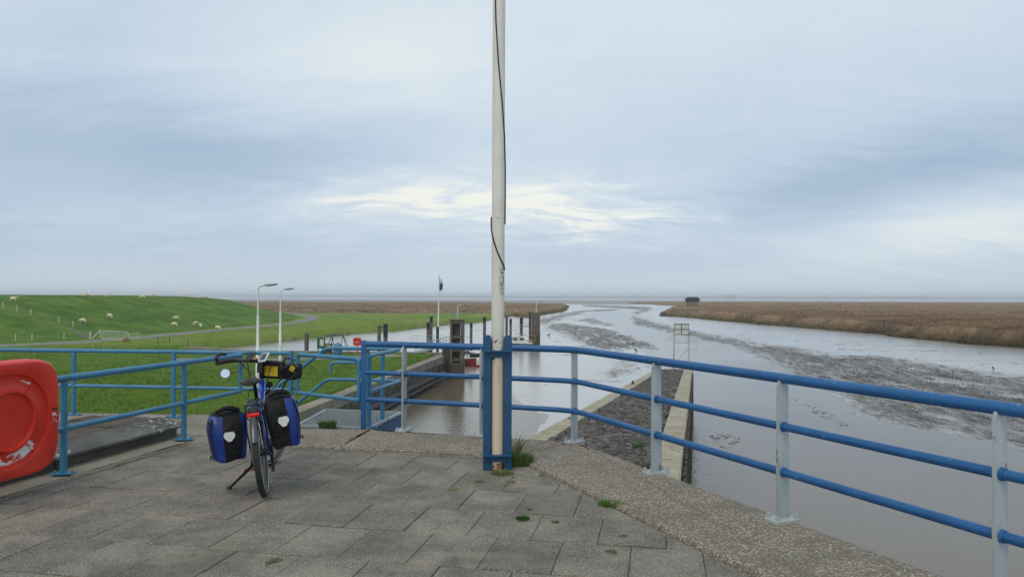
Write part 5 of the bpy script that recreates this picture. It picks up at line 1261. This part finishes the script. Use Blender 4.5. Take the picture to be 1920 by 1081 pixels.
b1 = gd(884, 688, 88)
boat('motor_boat', 'small motor boat with maroon hull and white deck moored right of the guide frame', (b1.x-1.1, 91.0, WZ+.1), R(-128), 5.2, 2.1, MAROON)
boat('dark_boat', 'dark low barge with tyre fenders lying behind the maroon boat', (gd(897, 664, 100).x, 101.5, WZ+.05), R(75), 5.2, 2.2, BLKM, cabin=False)
boat('cabin_boat', 'white cabin boat half hidden behind the piles right of the mast', (gd(966, 640, 120).x, 122, WZ+.1), R(95), 5.8, 2.3, BLKM)
fb = thing('work_raft', 'low dark work raft with a bent rusty boom right of the mast', 'raft', (gd(985, 645, 126).x, 126, WZ)); MB().box((0, 0, .35), (3.4, 1.8, .5)).build('deck', TIMBERD, fb, bevel=.04)
MB().tube(arc([(-1.8, 0, 2.3), (.6, 0, 1.9), (1.5, 0, 2.2), (1.7, 0, 1.2), (1.4, 0, .6)], .2), .055, 6).build('boom', RUST, fb); MB().tube([(-1.6, 0, 1.8), (1.2, 0, .7)], .06, 6).build('strut', BLKM, fb); MB().box((.9, 0, .9), (.7, .7, .6)).build('engine_box', RUST, fb, bevel=.03)
for k in range(3): MB().lathe([(.22, -.09), (.36, -.09), (.36, .09), (.22, .09)], 14, (-1.2+k*.9, -.95, .4), Matrix.Rotation(R(90), 3, 'X')).build('tyre_fender', RUB, fb)
# street lamps
def lamp(px, ybase, ytop, D, z0, head, name, label, ladder=False):
    p_ = gd(px, ytop, D); H_ = p_.z-z0; t_ = thing(name, label, 'lamp post', (p_.x, D, z0), 'white lamp posts round the harbour')
    s_ = head; r_ = .085*(H_/7)**.5
    MB().tube([(0, 0, 0), (0, 0, H_*.42), (0, 0, H_*.425), (0, 0, H_*.72)], [r_*1.45, r_*1.4, r_*1.05, r_*1.0], 12).build('lower_pole', WHITE, t_, smooth=40)
    MB().tube(arc([(0, 0, H_*.72), (0, 0, H_-.03), (s_*.55, 0, H_+.07)], .42, 8), r_*.68, 10).build('upper_arm', WHITE, t_, smooth=50)
    MB().lathe([(.0, 0), (.07, .02), (.15, .18), (.17, .5), (.10, .95), (.0, 1.05)], 12, (s_*.42, 0, H_+.05), Matrix.Rotation(R(85), 3, 'Y') @ Matrix.Diagonal(Vector((.55, 1, s_/1.0)))).build('lamp_head', GALV, t_, smooth=50)
    return t_
lamp(484, 722, 536, 48, LZ, .9, 'lamp_post', 'white lamp post on the lawn, nearer and taller of the left pair')
lamp(526, 690, 543, 64, LZ, .8, 'lamp_post', 'white lamp post on the lawn, farther one of the left pair')
lamp(858, 600, 571.5, GD, gx0.z, .8, 'lamp_post', 'short white lamp on top of the timber guide frame')
lamp(1005.5, 586, 566, 127.4, p_.z, .9, 'lamp_post', 'short white lamp on top of the big dolphin pile')
# white flagpole with blue and white flag
p0 = gd(821.5, 612, 98); p1 = gd(823.5, 515, 98)
fp = thing('flagpole', 'thin white flagpole with a limp blue and white flag, on a black pile', 'flagpole', p0)
MB().tube([(0, 0, -.3), (p1.x-p0.x, 0, p1.z-p0.z)], [.11, .065], 8).build('pole', WHITE, fp, smooth=50)
mb = MB(); V_ = []; tz = p1.z-p0.z
for i in range(9):
    for j in range(5): u, v_ = i/8, j/4; V_.append((.12+v_*.58*(1-.35*u)*(.55+.45*math.sin(2.2*u+.4)), .14*math.sin(5*v_+3*u), tz-.35-u*1.5+.25*v_*0-.35*v_))
me = mb.add(V_, [(i*5+j, i*5+j+1, (i+1)*5+j+1, (i+1)*5+j) for i in range(8) for j in range(4)]).mesh('flag')
FLW = mat('flag_white', (.55, .56, .58), rough=.8); FLB = mat('flag_blue', (.03, .05, .16), rough=.8); me.materials.append(FLW); me.materials.append(FLB)
for k, p2 in enumerate(me.polygons): p2.material_index = 0 if (k//4) < 3 or (k % 4 == 3 and k//4 > 6) else 1
fo = put('flag', me, fp, 60); sol = fo.modifiers.new('thick', 'SOLIDIFY'); sol.thickness = .01
MB().tube([(.1, 0, .4), (p1.x-p0.x+.1, 0, tz-.1)], .012, 5).build('halyard', WHITE, fp)
# quay furniture at the far end of the lawn
def qp(px, py): return gp(px, py, LZ)
c = qp(602, 663); ib = thing('info_board', 'green-framed information board on the quay beside the path', 'notice board', c)
for x_ in (-.32, .32): MB().box((x_, 0, .8), (.09, .09, 1.6)).build('leg', GREENP, ib)
MB().box((0, 0, 1.15), (.85, .08, 1.15)).build('frame', GREENP, ib, bevel=.015); MB().box((.08, -.045, 1.2), (.42, .02, .72)).build('sheet', PANEL, ib)
c = qp(607, 662); wb_ = thing('litter_bin', 'black box beside the green information board', 'bin', c+Vector((.25, .4, 0))); MB().box((0, 0, .55), (1.05, .55, .8)).build('body', BLK, wb_, bevel=.04); MB().box((0, 0, 1.0), (1.15, .6, .08)).build('lid', BLK, wb_, bevel=.02)
for x_ in (-.4, .4): MB().box((x_, 0, .1), (.08, .4, .2)).build('foot', BLK, wb_)
c = qp(632, 664); tr_ = thing('boat_trolley', 'skeletal steel trestle frame on the quay, left of the small red lifebuoy box', 'trestle', c)
for a_, b_ in (((-1.4, 0, 0), (-.6, 0, 1.9)), ((-.6, 0, 1.9), (-.5, 0, 2.15)), ((-.5, 0, 2.15), (.6, 0, 2.15)), ((.6, 0, 2.15), (1.5, 0, .0)), ((-.9, 1, 0), (-.5, 0, 2.15)), ((.9, 1, 0), (.6, 0, 2.15)), ((-1.3, 0, .55), (1.2, 0, .6)), ((.3, 0, 0), (.6, 0, 2.15)), ((-.2, 0, 0), (-.55, 0, 2.0))):
    MB().tube([a_, b_], .035, 6).build('strut', BLKM, tr_)
MB().box((-.9, -.1, .95), (.5, .4, .2)).build('winch', RUST, tr_)
c = qp(636, 664); br = thing('water_tank', 'light blue plastic tank on the quay in front of the trestle frame', 'tank', c+Vector((0, -.6, 0))); MB().lathe([(.42, 0), (.46, .1), (.46, 1.0), (.36, 1.15), (.2, 1.2)], 16).build('body', BLUE2, br, smooth=50); MB().lathe([(.16, 1.2), (.16, 1.28)], 12).build('lid', GALV, br)
c = qp(669.5, 664); lb = thing('lifebuoy_box', 'small distant red lifebuoy box on a post at the quay', 'lifebuoy housing', c)
hs = housing(); hs.v = [(x*.9, y*.9, z*.9+1.35) for x, y, z in hs.v]; hs.v = [(y, -x, z) for x, y, z in hs.v]; hs.build('cover', RED, lb, smooth=40); MB().box((0, .1, .6), (.10, .10, 1.2)).build('post', RED, lb)
MB().box((0, -.085, 1.29), (.5, .02, .05)).build('white_stripe', WHITE, lb)

# ------------------------------------------------------------------ dike furniture and sheep
def fence_post_line(name, label, pts, h_=1.05, wires=3, pm=PANEL):
    P_ = [onland(x, y) for x, y in pts]; t_ = thing(name, label, 'fence', P_[0])
    for q_ in P_: MB().box(q_-P_[0]+Vector((0, 0, h_/2)), (.09, .09, h_)).build('post', pm, t_)
    for k in range(wires):
        z_ = h_*(.35+.3*k); MB().tube([q_-P_[0]+Vector((0, 0, z_)) for q_ in P_], .006, 4).build('wire', GALV, t_)
    return t_
fence_post_line('wire_fence', 'wire fence with pale posts running diagonally down the dike', [(6, 578), (32, 584), (58, 591), (110, 606), (137, 613), (170, 634)])
fence_post_line('wire_fence', 'low wire fence with pale posts along the dike foot beside the path', [(-20, 642), (29, 639), (60, 638), (120, 635), (168, 635)])
fa, fb_ = onland(192, 637), onland(240, 640)
def barred(name, label, a_, b_, hh_, n_bars, cat='gate', m=GALV):
    t_ = thing(name, label, cat, a_); d = b_-a_; m = PANEL
    fr2 = MB(); fr2.tube([(0, 0, .1), (0, 0, hh_)], .05, 6); fr2.tube([d+Vector((0, 0, .1)), d+Vector((0, 0, hh_))], .05, 6); fr2.tube([(0, 0, hh_), d+Vector((0, 0, hh_))], .04, 6); fr2.tube([(0, 0, .18), d+Vector((0, 0, .18))], .03, 6); fr2.build('frame', m, t_)
    for k in range(1, n_bars): MB().tube([d*k/n_bars+Vector((0, 0, .15)), d*k/n_bars+Vector((0, 0, hh_))], .024, 5).build('bar', m, t_)
    return t_
barred('field_gate', 'wide grey barred field gate across the path at the dike foot', fa, fb_, 1.45, 22)
fc2, fd2 = onland(242, 638), onland(262, 636)
barred('field_gate', 'short low barred gate just right of the wide field gate', fc2, fd2, .95, 6)
qg = thing('gate_brace', 'slanting timber brace beside the wide field gate', 'brace', onland(172, 635)); MB().bar((0, 0, 0), onland(188, 634)-onland(172, 635)+Vector((0, 0, 1.3)), .10).build('beam', PANEL, qg); MB().box((onland(188, 634)-onland(172, 635))+Vector((0, 0, .7)), (.14, .14, 1.4)).build('post', PANEL, qg)
sk = thing('dry_bush', 'small brown heap of dead weeds at the field gate', 'bush', onland(237, 641))
mb = MB()
for k in range(220): a_ = random.uniform(0, 6.28); r_ = random.uniform(0, .7); z_ = random.uniform(.5, 1.15)*(1-r_*.6); c_, s_n = math.cos(a_), math.sin(a_); mb.add([(r_*c_*.6-.03, r_*s_n*.6, 0), (r_*c_*.6+.03, r_*s_n*.6, 0), (r_*c_+random.uniform(-.1, .1), r_*s_n, z_)], [(0, 1, 2)])
mb.build('stalks', RUST, sk)
fence_post_line('wire_fence', 'sagging wire fence with a leaning rail on the grass right of the field gates', [(296, 642), (318, 641), (352, 648)], .9, 2, TIMBER)

def skinmesh(name, verts, edges, radii, sub=2):
    me = bpy.data.meshes.new(name); me.from_pydata(verts, edges, []); o_ = bpy.data.objects.new(name, me); COL.objects.link(o_)
    sm = o_.modifiers.new('s', 'SKIN'); me.skin_vertices[0].data.foreach_get
    for i, r_ in enumerate(radii): me.skin_vertices[0].data[i].radius = (r_, r_) if not isinstance(r_, tuple) else r_
    me.skin_vertices[0].data[0].use_root = True
    ss = o_.modifiers.new('u', 'SUBSURF'); ss.levels = sub; ss.render_levels = sub
    dg = bpy.context.evaluated_depsgraph_get(); dg.update(); m2 = bpy.data.meshes.new_from_object(o_.evaluated_get(dg)); bpy.data.objects.remove(o_); m2.name = name
    m2.polygons.foreach_set('use_smooth', [True]*len(m2.polygons)); return m2
def sheep_mesh(graze=True):
    # x forward; back at .72 m
    v = [(-.05, 0, .60), (.28, 0, .60), (.46, 0, .60), (.62, 0, .56 if graze else .78), (.74, 0, .30 if graze else .92), (.80, 0, .10 if graze else .90),
         (-.40, 0, .60), (-.54, 0, .52)]
    r_ = [.27, .26, .19, .115, .085, .05, .24, .06]; e_ = [(0, 1), (1, 2), (2, 3), (3, 4), (4, 5), (0, 6), (6, 7)]
    for s1 in (-1, 1):
        b_ = len(v); v += [(.34, s1*.13, .42), (.35, s1*.13, .20), (.34, s1*.13, .0)]; r_ += [.09, .04, .035]; e_ += [(1, b_), (b_, b_+1), (b_+1, b_+2)]
        b_ = len(v); v += [(-.36, s1*.13, .40), (-.43, s1*.13, .22), (-.38, s1*.13, .0)]; r_ += [.10, .04, .035]; e_ += [(6, b_), (b_, b_+1), (b_+1, b_+2)]
        b_ = len(v); z4 = v[4]; v += [(z4[0]-.06, s1*.11, z4[2]+.06)]; r_ += [.025]; e_ += [(4, b_)]
    return skinmesh('sheep', v, e_, r_, 1)
sg_, ss_ = sheep_mesh(True), sheep_mesh(False)
for me in (sg_, ss_): me.materials.append(WOOL)
SH = [(25, 566, 0, 1, 'sheep standing near the dike crest at the far left picture edge'), (156, 606, 180, 0, 'sheep grazing low on the dike, the leftmost of those below the crest'),
      (205, 597, 330, 0, 'sheep half turned away on the slope, above and right of the leftmost lower one'), (158, 557, 180, 1, 'left sheep of the close pair on the dike crest'), (164, 557.5, 0, 0, 'right sheep of the close pair on the dike crest'),
      (201, 558, 160, 0, 'single sheep on the crest right of the close pair'), (268, 560, 200, 0, 'bigger sheep of two near the middle of the crest'), (283, 558, 0, 1, 'paler sheep of two near the middle of the crest, the right one'),
      (331, 600, 215, 0, 'sheep grazing on the slope, upper one of the middle two'), (328, 612, 190, 0, 'sheep grazing on the slope, lower one of the middle two'), (366, 610, 60, 0, 'sheep seen from behind, left one of the close lower pair'),
      (376, 614, 300, 0, 'sheep grazing, right one of the close lower pair'), (408, 619, 335, 0, 'lowest sheep, grazing just above the path bend'), (340, 559, 20, 1, 'small pale sheep on the crest, left one of the far pair'), (384, 560, 10, 0, 'small pale sheep on the crest, rightmost of all')]
for x, y, az_, stand, lab in SH:
    q_ = onland(x, y, 60, 262); o_ = bpy.data.objects.new('sheep', ss_ if stand else sg_); COL.objects.link(o_); o_.location = q_; o_.rotation_euler = (0, 0, R(az_)); s_ = random.uniform(1.0, 1.14); o_.scale = (s_, s_, s_)
    tag(o_, lab, 'sheep', 'sheep grazing on the dike')

# ------------------------------------------------------------------ hut on stilts in the right marsh
HDp = 470.0; hp = gd(1300, 557, HDp); hw = 23.5/F*HDp/2
ht = thing('bird_hide', 'dark twin-gabled bird hide on stilts standing in the right reed marsh', 'hut', (hp.x, HDp, WZ))
zt_ = hp.z-WZ+.2; zb_ = zt_-3.25
MB().box((0, 2.5, (zb_+zt_-1.25)/2), (2*hw, 5.0, zt_-1.25-zb_)).build('wall', HUTM, ht)
for s1 in (-1, 1):                             # two steep gables side by side, ridges running away from the viewer
    V_ = []
    for y_ in (-.35, 5.3):
        for x_, z_ in ((s1*hw*1.06, zt_-1.75), (s1*hw*1.06, zt_-1.25), (s1*hw*.62, zt_), (s1*hw*.50, zt_), (0, zt_-1.25), (0, zt_-1.75)): V_.append((x_, y_, z_))
    n = 6; MB().add(V_, [tuple(range(n)), tuple(range(n, 2*n))[::-1]]+[(k, k+n, (k+1) % n+n, (k+1) % n) for k in range(n)]).build('gable_roof', HUTM, ht)
MB().add([(-hw*.56, .1, zt_-.02), (hw*.56, .1, zt_-.02), (hw*.5, 5.0, zt_-.02), (-hw*.5, 5, zt_-.02), (0, -.1, zt_-1.2), (0, 5, zt_-1.2)], [(0, 1, 2, 3), (0, 4, 1), (3, 2, 5)]).build('valley_panel', mat('weathered_shingle', (.05, .045, .05), (.07, .06, .065), 1, .8), ht)
for x_ in (-hw*.65, 0, hw*.65):
    for y_ in (.4, 4.6): MB().box((x_, y_, zb_/2), (.45, .35, zb_)).build('stilt', HUTM, ht)

# ------------------------------------------------------------------ birds on the mud
bm_ = skinmesh('bird', [(0, 0, .16), (.12, 0, .20), (.2, 0, .34), (.26, 0, .35), (-.16, 0, .14), (.02, .04, .06), (.02, .04, 0), (.02, -.04, .06), (.02, -.04, 0)], [(0, 1), (1, 2), (2, 3), (0, 4), (0, 5), (5, 6), (0, 7), (7, 8)], [.10, .08, .05, .02, .03, .018, .014, .018, .014], 1)
bm_.materials.append(BIRD)
for x, y, s_, az_, lab in ((1028, 630, 1.7, 10, 'dark waterbird standing on wet mud right of the big dolphin pile'), (1193, 659, 1.5, 150, 'dark bird at the water edge below the centre mud bank'), (1187, 645, 1.2, 30, 'small dark bird on the centre mud bank'),
                        (1291, 627, 1.2, 0, 'dark bird on the mud strip right behind the sign frame'), (1863, 692, 1.0, 190, 'lone bird on the smooth mud at the far right')):
    q_ = gp(x, y, WZ+.05); o_ = bpy.data.objects.new('bird', bm_); COL.objects.link(o_); o_.location = q_; o_.rotation_euler = (0, 0, R(az_)); o_.scale = (s_, s_, s_); tag(o_, lab, 'bird', 'birds feeding on the mud')

# ------------------------------------------------------------------ grass tufts in the joints
def tuft(label, c, n, rad, h_, dryf=.15, lean=(0, 0), elong=None):
    t_ = thing('grass_tuft', label, 'grass tuft', c, 'grass tufts growing in the paving joints')
    for mm_, frac, nm in ((GRASSB, 1-dryf, 'blades'), (STRAW, dryf, 'dry_blades')):
        mb_ = MB()
        for k in range(int(n*frac)):
            a_ = random.uniform(0, 6.283); r_ = rad*math.sqrt(random.random()); bx, by = r_*math.cos(a_), r_*math.sin(a_)
            if elong: bx, by = bx*elong[0]+by*elong[2], by*elong[1]
            hh_ = h_*random.uniform(.35, 1.1)*(1-.4*r_/rad); ox, oy = math.cos(a_)*hh_*random.uniform(.2, .95)+lean[0]*hh_, math.sin(a_)*hh_*random.uniform(.2, .95)+lean[1]*hh_
            w_ = random.uniform(.0018, .0038); b2 = random.uniform(0, 3.14); dx_, dy_ = w_*math.cos(b2), w_*math.sin(b2)
            mb_.add([(bx-dx_, by-dy_, -.01), (bx+dx_, by+dy_, -.01), (bx+ox*.4+dx_*.9, by+oy*.4+dy_*.9, hh_*.6), (bx+ox*.4-dx_*.9, by+oy*.4-dy_*.9, hh_*.6), (bx+ox, by+oy, hh_*random.uniform(.75, 1.0))], [(0, 1, 2, 3), (3, 2, 4)])
        if mb_.v: o_ = mb_.build(nm, mm_, t_); o_['kind'] = 'stuff'
    return t_
tuft('small dark green weed among the basalt stones of the mole', Vector((mL(18.5)*.12+mR(18.5)*.88-.6, 18.5, mz(18.5))), 260, .16, .24, .0)
tuft('large grass tuft at the right foot of the mast bracket', gp(968, 868, .01), 900, .15, .17, .22, (.15, 0), (1, .8, 0))
tuft('tall straggling weed against the right side of the mast bracket', gp(962, 858, .01), 160, .05, .34, .5, (0, 0))
tuft('thin half-dry grass creeping in front of the mast bracket', gp(942, 888, .0), 260, .10, .06, .5, (0, 0), (1, .7, 0))
tuft('dense green tuft at the edge of the steel grating', gp(614, 799, .02), 420, .10, .13, .06)
tuft('low green tuft in the joint between paving and right kerb', gp(1148, 946, .01), 420, .085, .055, .05, elong=(1.2, .8, -.5))
tuft('small dark green tuft in the paving right of centre', gp(980, 972, .0), 220, .05, .035, .0)
tuft('tiny green tuft above the small dark green one', gp(993, 955, .0), 40, .02, .02, .0)
tuft('tiny flat tuft right of the small dark green one', gp(1042, 978, .0), 60, .03, .02, .1)
tuft('flat pale green moss tuft near the right kerb', gp(1168, 1005, .0), 100, .035, .018, .1)
tuft('flat green moss tuft, the lowest in the right paving', gp(1147, 1035, .0), 110, .04, .018, .1)
tuft('withered brown grass wisp left of the mast foot tuft', gp(848, 918, .0), 90, .05, .025, .95)
tuft('withered brown grass wisp in the joint below the mast', gp(897, 902, .0), 80, .045, .025, .9)
tuft('withered brown grass wisp in the joint right below the mast tuft', gp(958, 903, .0), 90, .05, .025, .9)
tuft('narrow green grass line in a joint at the bottom centre', gp(512, 1052, .0), 90, .04, .015, .1, elong=(1, 1.6, .5))

# ------------------------------------------------------------------ the air over the estuary
hzm = bpy.data.materials.new('haze_air'); hzm.use_nodes = True; hn_ = hzm.node_tree; hn_.nodes.clear()
pv_ = hn_.nodes.new('ShaderNodeVolumePrincipled'); pv_.inputs['Color'].default_value = (.88, .94, 1.0, 1); pv_.inputs['Density'].default_value = .00021; pv_.inputs['Anisotropy'].default_value = .2
oo = hn_.nodes.new('ShaderNodeOutputMaterial'); hn_.links.new(pv_.outputs[0], oo.inputs['Volume'])
mb = MB().box((0, 6000, 15.5), (30000, 15000, 49)); o = mb.build('haze', hzm); tag(o, 'thin grey-blue sea haze', kind='stuff')
